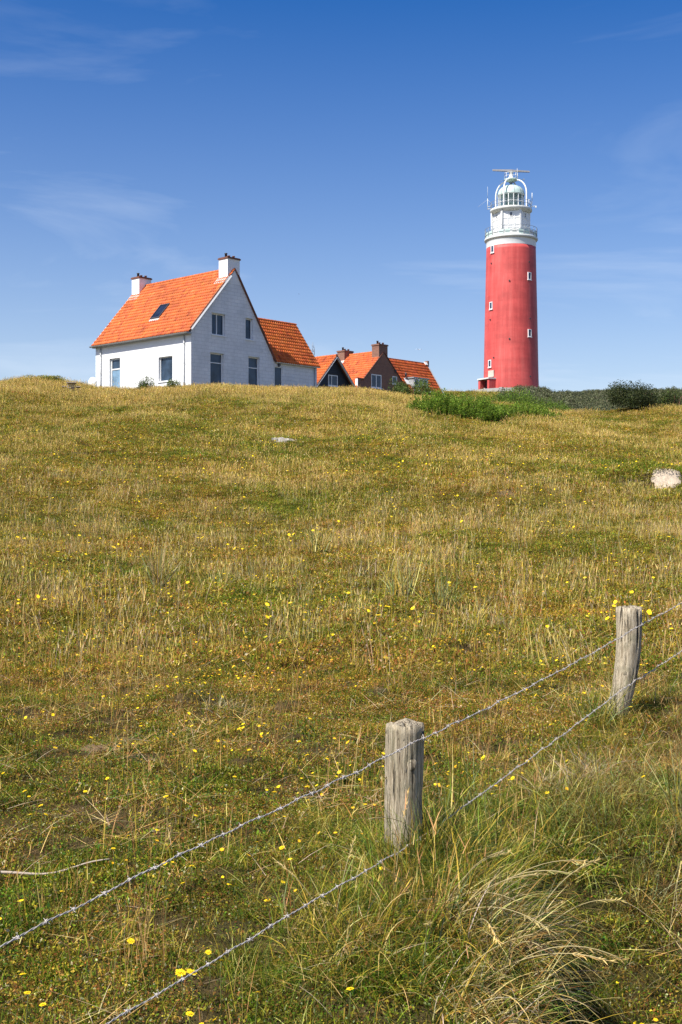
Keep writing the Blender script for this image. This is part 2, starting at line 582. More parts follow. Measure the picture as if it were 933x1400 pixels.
def pch(x, X, Y):
    """smooth monotone-ish interpolation"""
    X = np.asarray(X, float); Y = np.asarray(Y, float)
    d = np.gradient(Y, X)
    x = np.clip(x, X[0], X[-1])
    i = np.clip(np.searchsorted(X, x)-1, 0, len(X)-2)
    h = X[i+1]-X[i]; t = (x-X[i])/h
    return ((2*t**3-3*t**2+1)*Y[i] + (t**3-2*t**2+t)*h*d[i] + (-2*t**3+3*t**2)*Y[i+1] + (t**3-t**2)*h*d[i+1])


def H(x, y):
    x = np.asarray(x, float); y = np.asarray(y, float)
    z = np.interp(y, PY, PZ) * .35 + pch(np.minimum(y, 109.), PY[:-1], PZ[:-1]) * .65
    dz = np.interp(x, CX, CZ) - 8.24
    z = z + dz*sstep(15, 76, y)
    t = x/np.maximum(y, 1.0)
    # ground rising behind the crest to the lighthouse dune
    wc = sstep(.010, .055, t)
    ramp_c = np.interp(y, [80, 95, 150, 176, 186, 240, 320, 700, 1500], [7.3, 7.6, 13.6, 17.2, 18.3, 18.0, 12, 2, 0])
    ramp_r = np.interp(y, [80, 95, 128, 160, 190, 235, 300, 700, 1500], [6.4, 6.4, 8.2, 13.6, 17.3, 22.0, 22, 3, 0])
    wr = sstep(.145, .19, t)
    back = np.maximum(z, ramp_c*(1-wr)+ramp_r*wr) * wc + np.interp(y, [80, 110, 300, 900], [8.0, 7.8, 5, 0])*(1-wc)
    fb = sstep(80, 92, y)
    z = z*(1-fb) + back*fb
    # relief
    near = 1 - sstep(70, 100, y)
    z = z + waves(x, y, 13, 3)*.16*sstep(8, 30, y)*near + waves(x, y, 5.5, 11)*.065*sstep(5, 20, y)*near
    z = z + waves(x, y, 1.9, 23)*.030*near + waves(x, y, .7, 33)*.014*(1-sstep(12, 25, y))
    z = z + waves(x, y, 24, 41)*.45*sstep(130, 180, y)*wr
    # drift and hollow along the fence
    z = z + .13*np.exp(-(((x-.42)/.34)**2 + ((y-3.75)/.45)**2)) + .10*np.exp(-(((x-.25)/.3)**2 + ((y-4.6)/.5)**2))
    z = z - .16*np.exp(-(((x-.74)/.13)**2 + ((y-4.25)/.30)**2))
    z = z + .10*np.exp(-(((x-1.25)/.40)**2 + ((y-5.4)/.6)**2)) - .14*np.exp(-(((x-1.87)/.14)**2 + ((y-6.75)/.25)**2))
    z = z + .13*np.exp(-(((x-1.7)/.5)**2 + ((y-7.2)/.6)**2))
    # scarp of the sand scar on the right
    z = z + .42*np.exp(-((x-7.20)/.85)**2)*sstep(26.75, 27.25, y)*(1-sstep(27.6, 30.5, y))
    # eroded step in the foreground: the tussock bank on its left, lower trampled ground on its right
    xe = .155*y
    z = z - .30*sstep(xe-.03, xe+.08, x)*(1-sstep(4.3, 4.9, y))*(1-sstep(xe+.5, xe+1.5, x))*sstep(1.0, 2.5, y)
    # small hummocks
    z = z + np.maximum(0, waves(x, y, .45, 17))**2*.016*(1-sstep(9, 16, y))
    return z


def hz(x, y): return float(H(x, y))


def ground_px(px, py):
    """where the sight line through a photo pixel meets the ground"""
    sx = (px-466.5)/F; sz = (700-py)/F
    ds = np.concatenate([np.arange(2.2, 20, .02), np.arange(20, 84, .1)])
    d = ds*sz - H(sx*ds, ds)
    i = np.argmax(d < 0) if (d < 0).any() else len(ds)-1
    return float(sx*ds[i]), float(ds[i])


ys = np.concatenate([np.arange(-40, 0, 2.0), np.arange(0, 2.6, .13), np.arange(2.6, 6, .045), np.arange(6, 12, .09), np.arange(12, 30, .2), np.arange(30, 95, .6),
                     np.arange(95, 260, 3.0), np.geomspace(260, 3500, 26)])
xs_half = np.concatenate([np.arange(0, 1.6, .045), np.arange(1.6, 4, .09), np.arange(4, 11, .25), np.arange(11, 32, .6), np.arange(32, 90, 3.0), np.geomspace(90, 2600, 18)])
xs = np.concatenate([-xs_half[:0:-1], xs_half])
gx, gy = np.meshgrid(xs, ys)
gz = H(gx, gy)
nx, ny = len(xs), len(ys)
gv = np.stack([gx.ravel(), gy.ravel(), gz.ravel()], 1)
ii = (np.arange(ny-1)[:, None]*nx + np.arange(nx-1)[None, :]).ravel()
gf = np.stack([ii, ii+1, ii+nx+1, ii+nx], 1)
ground = link('ground', fast_mesh('ground', gv, gf.ravel(), np.full(len(gf), 4), smooth=True), M['ground'])
tag(ground, 'grassy dune slope rising from the fence to the houses', None, None, 'structure')
del ground['label']


def drape_patch(name, cx, cy, rx, ry, mat, seed, lift=.02, dome=.03):
    r = np.random.default_rng(seed)
    n, k = 40, 7
    ph = r.uniform(0, 6.28, 6)
    vs = [(cx, cy, hz(cx, cy)+lift+dome)]
    for j in range(1, k+1):
        for i in range(n):
            a = 2*math.pi*i/n
            q = 1 + .22*math.sin(2*a+ph[0]) + .18*math.sin(3*a+ph[1]) + .09*math.sin(5*a+ph[2]) + .05*math.sin(9*a+ph[3])
            t = j/k
            x = cx+rx*q*t*math.cos(a); y = cy+ry*q*t*math.sin(a)
            vs.append((x, y, hz(x, y) + lift + dome*(1-t*t) - (.10 if j == k else 0) + r.normal()*.006))
    fs = [(0, 1+i, 1+(i+1) % n) for i in range(n)]
    for j in range(k-1):
        for i in range(n):
            a = 1+j*n+i; b = 1+j*n+(i+1) % n
            fs.append((a, a+n, b+n, b))
    me = bpy.data.meshes.new(name); me.from_pydata(vs, [], fs)
    me.polygons.foreach_set('use_smooth', [True]*len(fs)); me.update()
    o = link(name, me, mat); o['kind'] = 'structure'
    return o


SAND = (7.20, 27.0); BARE = ground_px(692, 676); BARE2 = ground_px(140, 1026)
drape_patch('sand_patch', SAND[0], SAND[1]+.02, .34, .36, M['sand'], 3, .018, .008)
drape_patch('bare_soil_patch', BARE[0], BARE[1], .30, .40, M['bare_soil'], 4, .008, .008)
drape_patch('bare_soil_patch', BARE2[0], BARE2[1], .13, .10, M['bare_soil'], 5, .01, .01)


# ------------------------------------------------------------------ building parts
def wall_poly(name, outline, holes, mp, depth, mat, parent):
    """flat wall with real openings; mp(a, b, d) -> local point, d = distance inward"""
    loops = [[Vector((a, b, 0)) for a, b in outline]] + [[Vector((a, b, 0)) for a, b in h] for h in holes]
    tris = geometry.tessellate_polygon(loops)
    flat = [p for l in loops for p in l]
    mb = MB()
    mb.add([mp(p.x, p.y, 0) for p in flat], tris)
    for h in holes:
        for i in range(len(h)):
            a = h[i]; b = h[(i+1) % len(h)]
            mb.add([mp(*a, 0), mp(*b, 0), mp(*b, depth), mp(*a, depth)], [(0, 1, 2, 3)])
    o = mb.build(name, mat, parent)
    bm = bmesh.new(); bm.from_mesh(o.data)
    bmesh.ops.recalc_face_normals(bm, faces=bm.faces); bm.to_mesh(o.data); bm.free()
    return o


def rect(a0, a1, b0, b1): return [(a0, b0), (a1, b0), (a1, b1), (a0, b1)]


def window(parent, mp, a0, a1, b0, b1, depth=.10, fw=.07, mull=(), trans=(), sill=True, pane=None, frame=None, name='window'):
    """frame with mullions at mull (fractions across) and transoms at trans (fractions up); panes and sill are sub-parts"""
    pane = pane or M['glass']; frame = frame or M['white_paint']

    def bx(mb, x0, x1, y0, y1, d0, d1):
        vs = [mp(x, y, d) for d in (d0, d1) for x, y in ((x0, y0), (x1, y0), (x1, y1), (x0, y1))]
        mb.add(vs, [(0,1,2,3),(7,6,5,4),(0,4,5,1),(1,5,6,2),(2,6,7,3),(3,7,4,0)])
    fr = MB()
    d0, d1 = depth-.05, depth+.04
    bx(fr, a0, a0+fw, b0, b1, d0, d1); bx(fr, a1-fw, a1, b0, b1, d0, d1)
    bx(fr, a0+fw, a1-fw, b0, b0+fw, d0, d1); bx(fr, a0+fw, a1-fw, b1-fw, b1, d0, d1)
    w = a1-a0; h = b1-b0
    xs_ = [a0+fw] + [a0+w*m for m in mull] + [a1-fw]
    ys_ = [b0+fw] + [b0+h*m for m in trans] + [b1-fw]
    for m in mull: bx(fr, a0+w*m-fw*.45, a0+w*m+fw*.45, b0+fw, b1-fw, d0+.004, d1)
    for m in trans: bx(fr, a0+fw, a1-fw, b0+h*m-fw*.45, b0+h*m+fw*.45, d0+.008, d1)
    f = fr.build(name, frame, parent)
    for i in range(len(xs_)-1):
        for j in range(len(ys_)-1):
            pm = MB()
            x0 = xs_[i] + (fw*.45 if i else 0); x1 = xs_[i+1] - (fw*.45 if i+2 < len(xs_) else 0)
            y0 = ys_[j] + (fw*.45 if j else 0); y1 = ys_[j+1] - (fw*.45 if j+2 < len(ys_) else 0)
            bx(pm, x0, x1, y0, y1, depth, depth+.015)
            pm.build('pane', pane if not isinstance(pane, (list, tuple)) else pane[min(j, len(pane)-1)], f)
    if sill:
        s = MB(); bx(s, a0-.07, a1+.07, b0-.07, b0-.004, -.07, depth)
        s.build('sill', frame, f)
    return f


TILE_C = np.array([.60, .138, .030])


def roof_plane(parent, e0, e1, r1, r0, name='roof', tw=.215, th=.335, seed=1, inside=None, col=TILE_C):
    """one roof slope: a solid deck, and the pantiles lying on it as one joined sub-part.
    e0, e1 eave ends, r0, r1 ridge ends (local points)"""
    e0, e1, r0, r1 = map(Vector, (e0, e1, r0, r1))
    al = (e1-e0).normalized()
    nrm = al.cross(r0-e0); nrm.normalize()
    if nrm.z < 0: nrm = -nrm
    up = nrm.cross(al); up.normalize()
    if up.z < 0: up = -up
    dk = MB()
    t = .05
    vs = [e0, e1, r1, r0] + [p - nrm*t for p in (e0, e1, r1, r0)]
    dk.add(vs, [(0,1,2,3),(7,6,5,4),(0,4,5,1),(1,5,6,2),(2,6,7,3),(3,7,4,0)])
    deck = dk.build(name, M['brown_verge'], parent)
    S = (r0-e0).dot(up)
    a_r0 = (r0-e0).dot(al); a_r1 = (r1-e0).dot(al); Le = (e1-e0).dot(al)
    rows = max(1, round(S/th)); th = S/rows
    r_ = np.random.default_rng(seed)
    V = []; Fc = []; T = []; C = []
    prof = [(0, .004), (.2, .062), (.42, .080), (.62, .032), (.8, -.004), (1.0, .002)]
    amin = min(0, a_r0); amax = max(Le, a_r1)
    cols = int(math.ceil((amax-amin)/tw))
    pat = [(r_.uniform(.4, 1.6), r_.uniform(.4, 1.6), r_.uniform(0, 6)) for _ in range(5)]
    for j in range(rows):
        s0 = j*th - .05; s1 = (j+1)*th + .02
        f = (j+.5)/rows
        lo = a_r0*f; hi = Le + (a_r1-Le)*f
        for i in range(cols):
            a = amin + i*tw
            if a+tw*.6 < lo or a+tw*.4 > hi: continue
            if inside and not inside(e0+al*(a+tw/2)+up*((s0+s1)/2)): continue
            jit = r_.normal(0, .004, 3)
            o = len(V)
            for (p, q) in prof:
                P0 = e0 + al*(a+p*tw*1.04) + up*(s0+jit[0]) + nrm*(q+.062+jit[1])
                P1 = e0 + al*(a+p*tw*1.04) + up*s1 + nrm*(q+.004)
                P2 = P0 - nrm*.066
                V += [P0[:], P1[:], P2[:]]
            w = sum(math.sin(kx*a+ky*j*th+ph) for kx, ky, ph in pat)/5
            c = col*(1 + .10*w + r_.normal(0, .09))
            c = c*(1-.16*max(0, math.sin(1.3*a+.6*j)+math.sin(.5*a-1.1*j+2)-.7))
            if r_.random() < .09: c = c*np.array([.70, .60, .7])
            elif r_.random() < .05: c = c*np.array([1.1, 1.35, 1.5])
            c = c*np.array([1, 1+r_.normal(0, .07), 1+r_.normal(0, .12)])
            C += [np.clip(c, .01, .9)]*(len(prof)*3)
            for k in range(len(prof)-1):
                b = o+3*k; d = b+3
                Fc += [b, d, d+1, b+1, b+2, d+2, d, b]; T += [4, 4]
    me = fast_mesh('roof_tiles', np.array(V), Fc, T, np.array(C))
    ti = link('roof_tiles', me, M['tile'], deck)
    ti['kind'] = 'stuff'
    return deck


def ridge_caps(parent, a, b, r=.11, n=None, col=TILE_C):
    a = Vector(a); b = Vector(b); L = (b-a).length; d = (b-a)/L
    n = n or max(2, round(L/.36))
    V = []; Fc = []; T = []; C = []
    s = d.cross(Vector((0,0,1))).normalized()
    r_ = np.random.default_rng(5)
    for i in range(n):
        p0 = a+d*(L*i/n-.02); p1 = a+d*(L*(i+1)/n)
        o = len(V); m = 6
        for q, rr in ((p0, r*1.08), (p1, r*.95)):
            for k in range(m+1):
                th_ = math.pi*(k/m)*1.15 - .235
                V.append((q + s*math.cos(th_)*rr + Vector((0,0,1))*math.sin(th_)*rr)[:])
        c = col*(.92+r_.normal(0, .1)); C += [np.clip(c, .01, .9)]*(2*(m+1))
        for k in range(m):
            Fc += [o+k, o+k+1, o+m+2+k, o+m+1+k]; T.append(4)
    o = link('ridge_tiles', fast_mesh('ridge_tiles', np.array(V), Fc, T, np.array(C), True), M['tile'], parent)
    o['kind'] = 'stuff'
    return o


def chimney(parent, u0, u1, v0, v1, z0, z1, wall, npots=3, cap=None, flash=None):
    c = MB(); c.box(u0, u1, v0, v1, z0, z1)
    ch = c.build('chimney', wall, parent)
    k = MB(); k.box(u0-.06, u1+.06, v0-.06, v1+.06, z1, z1+.09); k.box(u0-.02, u1+.02, v0-.02, v1+.02, z1+.09, z1+.13)
    k.build('chimney_cap', cap or M['brown_verge'], ch)
    for i in range(npots):
        p = MB(); x = u0+(u1-u0)*(i+.6)/(npots+.2); y = (v0+v1)/2 + .05*((i % 2)*2-1)
        h = .30 if i == 0 else .20
        p.lathe([(.09, z1+.13), (.085, z1+.13+h*.8), (.11, z1+.13+h*.82), (.105, z1+.13+h), (.06, z1+.13+h)], 12, (x, y))
        p.build('chimney_pot', M['dark_metal'] if i == 0 else M['pot'], ch)
    return ch


def downpipe(parent, x, y, z0, z1, mat, r=.045):
    m = MB(); m.tube([(x, y, z0), (x, y, z1)], r, 8)
    for k in range(4):
        z = z0+(z1-z0)*(k+.5)/4
        m.lathe([(r*1.35, z), (r*1.35, z+.05)], 8, (x, y))
    return m.build('downpipe', mat, parent)


ROT = R(90-42.9)

# ---- the white house on the crest
HZ = 7.6
house = empty('white_house', ((261.5-466.5)/F*82, 82, HZ), ROT)
tag(house, 'large white house with steep orange tiled roof and two chimneys on the crest', 'house')
Lh, Wh = 10.8, 7.65
zz = lambda z: z-HZ
gab = lambda a, b, d: (a, d, zz(b))
lef = lambda a, b, d: (d, a, zz(b))
ZB = 6.8
gw = [(1.85, 3.05, 12.18, 13.66), (4.98, 5.68, 12.18, 13.66), (1.72, 2.92, 8.75, 10.92), (5.26, 6.32, 8.75, 10.98)]
wall_poly('gable_wall', [(0, ZB), (Wh, ZB), (Wh, 11.2), (4.25, 16.43), (3.55, 16.43), (0, 12.45)], [rect(*g) for g in gw], gab, .26, M['gable_wall'], house)
lw = [(7.86, 9.12, 8.5, 11.1), (1.97, 3.48, 9.02, 10.72)]
wall_poly('side_wall', [(0, ZB), (Lh, ZB), (Lh, 12.45), (0, 12.45)], [rect(*g) for g in lw], lef, .26, M['white_wall'], house)
m = MB(); m.add([gab(0, ZB, Lh), gab(Wh, ZB, Lh), gab(Wh, 11.2, Lh), gab(3.95, 16.8, Lh), gab(0, 12.45, Lh)], [(4, 3, 2, 1, 0)])
m.build('rear_gable_wall', M['white_wall'], house)
m = MB(); m.add([(Wh, 0, zz(ZB)), (Wh, Lh, zz(ZB)), (Wh, Lh, zz(11.2)), (Wh, 0, zz(11.2))], [(0, 1, 2, 3)])
m.build('rear_side_wall', M['white_wall'], house)
g = gw[0]; window(house, gab, *g, depth=.20, mull=(.47,))
g = gw[1]; window(house, gab, *g, depth=.20)
g = gw[2]; window(house, gab, *g, depth=.20, trans=(.70,))
g = gw[3]; window(house, gab, *g, depth=.20, trans=(.66,))
g = lw[0]; window(house, lef, *g, depth=.20, trans=(.70,), pane=[M['glass_daylight'], M['glass']], fw=.10)
g = lw[1]; window(house, lef, *g, depth=.20, fw=.06)
# lintels over the gable openings
for g in gw:
    m = MB(); m.box(g[0]-.05, g[1]+.05, -.012, .02, zz(g[3]+.005), zz(g[3]+.07)); m.build('lintel', M['offwhite'], house)
RU, RZ, ML, MR = 3.95, 16.98, 1.14, 1.56
zl = lambda u: RZ-(RU-u)*ML
zr = lambda u: RZ-(u-RU)*MR
vf, vb = -.05, Lh+.05
roof_plane(house, (-.28, vb, zz(zl(-.28))), (-.28, vf, zz(zl(-.28))), (RU, vf, zz(RZ)), (RU, vb, zz(RZ)), seed=11)
roof_plane(house, (7.85, vf, zz(zr(7.85))), (7.85, vb, zz(zr(7.85))), (RU, vb, zz(RZ)), (RU, vf, zz(RZ)), seed=12)
ridge_caps(house, (RU, vf+.9, zz(RZ+.05)), (RU, vb-.9, zz(RZ+.05)))
m = MB(); m.bar((-.10, -.15, zz(zl(-.10)-.07)), (3.5, -.15, zz(zl(3.5)-.07)), .11, .12, (-.6,-1,0)); m.build('bargeboard', M['white_paint'], house)
m = MB(); m.bar((-.12, -.065, zz(zl(-.12)+.06)), (3.45, -.065, zz(zl(3.45)+.06)), .09, .08, (0,1,0)); m.build('verge_tiles', M['brown_verge'], house)
m = MB(); m.bar((7.80, -.08, zz(zr(7.80)-.02)), (4.2, -.08, zz(zr(4.2)-.02)), .06, .14, (0,1,0)); m.build('verge_tiles', M['brown_verge'], house)
m = MB(); m.bar((-.10, Lh+.09, zz(zl(-.10)-.0)), (3.5, Lh+.09, zz(zl(3.5)-.0)), .05, .18, (0,1,0)); m.build('bargeboard', M['white_paint'], house)
# gutter along the eave: a half-round trough on brackets
ge = zl(-.28)-.05
m = MB(); ring = [(-.28-.13*math.cos(a), -.09*math.sin(a)) for a in np.linspace(0, math.pi, 7)]
vs = [(r0-.10, v_, zz(ge)+z0) for v_ in (-.10, Lh+.12) for r0, z0 in ring]
m.add(vs, [(i, i+1, i+8, i+7) for i in range(6)] + [tuple(range(6, -1, -1)), tuple(range(7, 14))])
m.bar((-.14, -.10, zz(ge-.06)), (-.14, Lh+.12, zz(ge-.06)), .22, .10)
m.build('gutter', M['zinc'], house)
downpipe(house, -.08, .65, zz(ZB), zz(12.05), M['lead'])
downpipe(house, -.08, 10.1, zz(ZB), zz(12.05), M['lead'])
c1 = chimney(house, 3.29, 4.42, -.004, .92, zz(15.9), zz(17.62), M['white_wall'])
m = MB(); m.obox((3.14, .46, zz(zl(3.14)+.07)), (.20, 0, .20*ML), (0, .58, 0), (-.02, 0, .02)); m.build('flashing', M['lead'], c1)
c2 = chimney(house, 3.29, 4.42, 9.90, Lh+.004, zz(15.9), zz(17.55), M['white_wall'])
m = MB(); m.obox((3.14, 10.35, zz(zl(3.14)+.07)), (.20, 0, .20*ML), (0, .56, 0), (-.02, 0, .02)); m.build('flashing', M['lead'], c2)
# roof window
sl = Vector((1, 0, ML)).normalized(); sn = Vector((-ML, 0, 1)).normalized()
sc_ = Vector((1.50, 5.08, zz(zl(1.50))))
fr = MB()
for s_ in (-1, 1):
    fr.obox(sc_+Vector((0, .47*s_, 0))+sn*.11, sl*.74, (0, .045, 0), sn*.07)
    fr.obox(sc_+sl*(.70*s_)+sn*.11, sl*.045, (0, .425, 0), sn*.066)
sk = fr.build('roof_window', M['dark_metal'], house)
m = MB(); m.obox(sc_+sn*.135, sl*.655, (0, .425, 0), sn*.01); m.build('pane', M['skylight_glass'], sk)
m = MB(); m.obox(sc_-sl*.86+sn*.085, sl*.11, (0, .55, 0), sn*.012); m.build('apron', M['lead'], sk)
# annex on the right
AU, AV, AR = 12.25, .05, 14.2
ann = lambda a, b, d: (a, AV+d, zz(b))
wall_poly('annex_wall', [(Wh+.003, ZB), (AU, ZB), (AU, 11.05), (Wh+.003, 11.05)], [rect(7.86, 8.66, ZB+.8, 10.52)], ann, .16, M['gable_wall'], house)
window(house, ann, 7.86, 8.66, ZB+.8, 10.52, fw=.06, sill=False, name='door')
m = MB(); m.add([(AU, AV, zz(ZB)), (AU, 4.65, zz(ZB)), (AU, 4.65, zz(11.05)), (AU, 2.35, zz(14.1)), (AU, AV, zz(11.05))], [(0,1,2,3,4)])
m.build('annex_end_wall', M['gable_wall'], house)
AM = (AR-10.83)/(2.35+.17)
mu = lambda z: RU+(RZ-z)/MR
roof_plane(house, (mu(10.83)-.05, -.17, zz(10.83)), (AU+.08, -.17, zz(10.83)), (AU+.08, 2.35, zz(AR)), (mu(AR)-.05, 2.35, zz(AR)), seed=13,
           inside=lambda p: p.x > mu(p.z+HZ)-.12)
roof_plane(house, (AU+.08, 4.87, zz(10.83)), (mu(10.83)-.05, 4.87, zz(10.83)), (mu(AR)-.05, 2.35, zz(AR)), (AU+.08, 2.35, zz(AR)), seed=14,
           inside=lambda p: p.x > mu(p.z+HZ)-.12)
ridge_caps(house, (mu(AR), 2.35, zz(AR+.04)), (AU+.10, 2.35, zz(AR+.04)))
m = MB(); m.bar((Wh+.25, -.14, zz(10.80)), (AU+.10, -.14, zz(10.80)), .12, .09); m.build('annex_gutter', M['offwhite'], house)
downpipe(house, 11.95, -.03, zz(ZB), zz(10.76), M['zinc'], .035)
m = MB(); m.box(8.15, 8.33, -.10, .04, zz(10.58), zz(10.74)); m.box(8.20, 8.28, -.05, .04, zz(10.5), zz(10.58)); m.build('wall_lamp', M['dark_metal'], house)

# ---- black boarded house
BZ = 9.0
bh = empty('black_boarded_house', ((457-466.5)/F*102, 102, BZ), ROT)
tag(bh, 'black boarded gable house with white bargeboards beside the white house', 'house')
zb_ = lambda z: z-BZ
BW, BRZ, BM = 2.9, 13.05, 1.08
ge_ = lambda a, b, d: (a, d, zb_(b))
wall_poly('gable_wall', [(-BW, 8.4), (BW, 8.4), (BW, BRZ-BW*BM-.05), (0, BRZ-.05), (-BW, BRZ-BW*BM-.05)], [rect(-.74, .40, 10.55, 11.46)], ge_, .14, M['black_board'], bh)
window(bh, ge_, -.74, .40, 10.55, 11.46, depth=.0, fw=.07, mull=(.36,))
m = MB()                                             # lapped boards over the gable
z = 9.3
while z < 12.9:
    hw = min(BW-.02, (BRZ-.10-z-.16)/BM)
    if hw > .1:
        spans = [(-hw, hw)] if not (z+.17 > 10.50 and z < 11.48) else [(-hw, -.80), (.46, hw)]
        for a0, a1 in spans:
            if a1-a0 > .05:
                m.add([(a0, -.035, zb_(z)), (a1, -.035, zb_(z)), (a1, -.008, zb_(z+.17)), (a0, -.008, zb_(z+.17)), (a0, -.004, zb_(z)), (a1, -.004, zb_(z))], [(0,1,2,3), (0,4,5,1)])
    z += .165
m.build('weatherboards', M['black_board'], bh, 'stuff')
m = MB(); m.add([(-BW, 0, zb_(8.4)), (-BW, 6, zb_(8.4)), (-BW, 6, zb_(BRZ-BW*BM)), (-BW, 0, zb_(BRZ-BW*BM))], [(0,1,2,3)]); m.build('side_wall', M['black_board'], bh)
m = MB(); m.add([(BW, 0, zb_(8.4)), (BW, 6, zb_(8.4)), (BW, 6, zb_(BRZ-BW*BM)), (BW, 0, zb_(BRZ-BW*BM))], [(3,2,1,0)]); m.build('side_wall', M['black_board'], bh)
m = MB(); m.add([(-BW, 6, zb_(8.4)), (BW, 6, zb_(8.4)), (BW, 6, zb_(BRZ-BW*BM)), (0, 6, zb_(BRZ-.05)), (-BW, 6, zb_(BRZ-BW*BM))], [(4,3,2,1,0)]); m.build('rear_wall', M['black_board'], bh)
we = BW+.3
for s_, sd_ in ((-1, 21), (1, 22)):
    roof_plane(bh, (s_*we, -.30, zb_(BRZ-we*BM)), (s_*we, 6.3, zb_(BRZ-we*BM)), (0, 6.3, zb_(BRZ)), (0, -.30, zb_(BRZ)), seed=sd_)
    m = MB(); m.bar((s_*we, -.33, zb_(BRZ-we*BM-.10)), (0, -.33, zb_(BRZ-.10)), .05, .16, (0,1,0)); m.build('bargeboard', M['white_paint'], bh)
    m = MB(); m.bar((s_*we, -.345, zb_(BRZ-we*BM+.035)), (0, -.345, zb_(BRZ+.035)), .05, .09, (0,1,0)); m.build('verge_tiles', M['brown_verge'], bh)
ridge_caps(bh, (0, -.3, zb_(BRZ+.05)), (0, 6.3, zb_(BRZ+.05)))

# ---- brown brick house with wing
KZ = 9.0
kh = empty('brick_house', ((489.5-466.5)/F*108, 108, KZ), ROT)
tag(kh, 'brown brick house with orange roof, two chimneys and a wing with dormer', 'house')
zk = lambda z: z-KZ
KR, KM, KW, KL = 14.58, .97, 7.0, 5.1
kg = lambda a, b, d: (a, d, zk(b))
zkl = lambda u: KR-abs(u-3.5)*KM
wk = [(1.81, 3.22, 11.2, 12.42), (4.72, 5.40, 11.75, 12.46)]
wall_poly('gable_wall', [(0, 8.4), (KW, 8.4), (KW, zkl(KW)-.05), (3.5, KR-.05), (.73, zkl(.73)-.05), (.73, 11.85), (0, 11.85)], [rect(*g) for g in wk], kg, .12, M['brown_brick'], kh)
window(kh, kg, *wk[0], depth=.06, mull=(.5,), fw=.09)
window(kh, kg, *wk[1], depth=.06, fw=.09)
m = MB(); m.box(-.05, .80, -.06, .22, zk(11.853), zk(11.93)); m.build('coping', M['brown_verge'], kh)
m = MB(); m.box(-.06, -.004, -.03, .25, zk(10.6), zk(11.85)); m.build('kneeler', M['white_paint'], kh)
m = MB(); m.box(5.02, 5.14, -.12, .0, zk(12.9), zk(13.05)); m.box(5.05, 5.11, -.10, -.02, zk(12.75), zk(12.9)); m.build('wall_lamp', M['dark_metal'], kh)
m = MB(); m.add([(0, .002, zk(8.4)), (0, KL, zk(8.4)), (0, KL, zk(zkl(0))), (0, .002, zk(zkl(0)))], [(0,1,2,3)]); m.build('side_wall', M['brown_brick'], kh)
m = MB(); m.add([(0, KL, zk(8.4)), (KW, KL, zk(8.4)), (KW, KL, zk(zkl(KW))), (3.5, KL, zk(KR-.05)), (0, KL, zk(zkl(0)))], [(4,3,2,1,0)]); m.build('rear_wall', M['brown_brick'], kh)
roof_plane(kh, (-.3, KL+.05, zk(zkl(-.3))), (-.3, .02, zk(zkl(-.3))), (3.5, .02, zk(KR)), (3.5, KL+.05, zk(KR)), seed=31, col=TILE_C*np.array([.97,.92,1]))
roof_plane(kh, (7.3, -.02, zk(zkl(7.3))), (7.3, KL+.05, zk(zkl(7.3))), (3.5, KL+.05, zk(KR)), (3.5, -.02, zk(KR)), seed=32, col=TILE_C*np.array([.97,.92,1]))
ridge_caps(kh, (3.5, .8, zk(KR+.04)), (3.5, KL-.8, zk(KR+.04)))
m = MB(); m.bar((.6, -.03, zk(zkl(.6)+.0)), (3.4, -.03, zk(zkl(3.4)+.0)), .06, .10, (0,1,0)); m.build('verge_tiles', M['brown_verge'], kh)
m = MB(); m.bar((7.3, -.03, zk(zkl(7.3)+.0)), (3.6, -.03, zk(zkl(3.6)+.0)), .06, .10, (0,1,0)); m.build('verge_tiles', M['brown_verge'], kh)
c3 = chimney(kh, 2.85, 4.05, -.004, .85, zk(13.5), zk(15.12), M['brown_brick'], 3, M['brown_brick'])
m = MB(); m.obox((2.76, .42, zk(zkl(2.66)+.09)), (.14, 0, .14*KM), (0, .46, 0), (-.02, 0, .02)); m.build('flashing', M['white_paint'], c3)
c4 = chimney(kh, 2.85, 4.05, KL-.85, KL+.06, zk(13.5), zk(14.92), M['brown_brick'], 3, M['brown_brick'])
m = MB(); m.obox((2.50, KL-.42, zk(zkl(2.50)+.09)), (.38, 0, .38*KM), (0, .5, 0), (-.02, 0, .02)); m.build('flashing', M['white_paint'], c4)
m = MB(); m.obox((1.45, 3.2, zk(zkl(1.45)+.10)), (.22, 0, .22*KM), (0, .30, 0), (-.05, 0, .05)); m.build('roof_vent', M['zinc'], kh)
# wing
WE, WR, WV, WM = 12.15, 14.36, 2.0, 1.47
zw = lambda v: WR-abs(v-WV)*WM
m = MB()
m.add([(WE, -.9, zk(8.4)), (WE, 4.9, zk(8.4)), (WE, 4.9, zk(zw(4.9))), (WE, WV, zk(WR-.05)), (WE, -.9, zk(zw(-.9)))], [(0,1,2,3,4)])
m.build('wing_end_wall', M['brown_brick'], kh)
m = MB(); m.add([(KW, -.9, zk(8.4)), (WE, -.9, zk(8.4)), (WE, -.9, zk(zw(-.9)-.05)), (KW, -.9, zk(zw(-.9)-.05))], [(0,1,2,3)]); m.build('wing_wall', M['brown_brick'], kh)
tc2 = TILE_C*np.array([1.0, .88, 1.0])
roof_plane(kh, (7.05, -1.1, zk(zw(-1.1))), (WE+.03, -1.1, zk(zw(-1.1))), (WE+.03, WV, zk(WR)), (5.0, WV, zk(WR)), seed=33, col=tc2, inside=lambda p: p.x > 3.5+(KR-p.z-KZ)/KM-.1)
roof_plane(kh, (WE+.03, 5.1, zk(zw(5.1))), (5.0, 5.1, zk(zw(5.1))), (5.0, WV, zk(WR)), (WE+.03, WV, zk(WR)), seed=34, col=tc2)
ridge_caps(kh, (4.2, WV, zk(WR+.03)), (WE, WV, zk(WR+.03)), .09, col=TILE_C*.55)
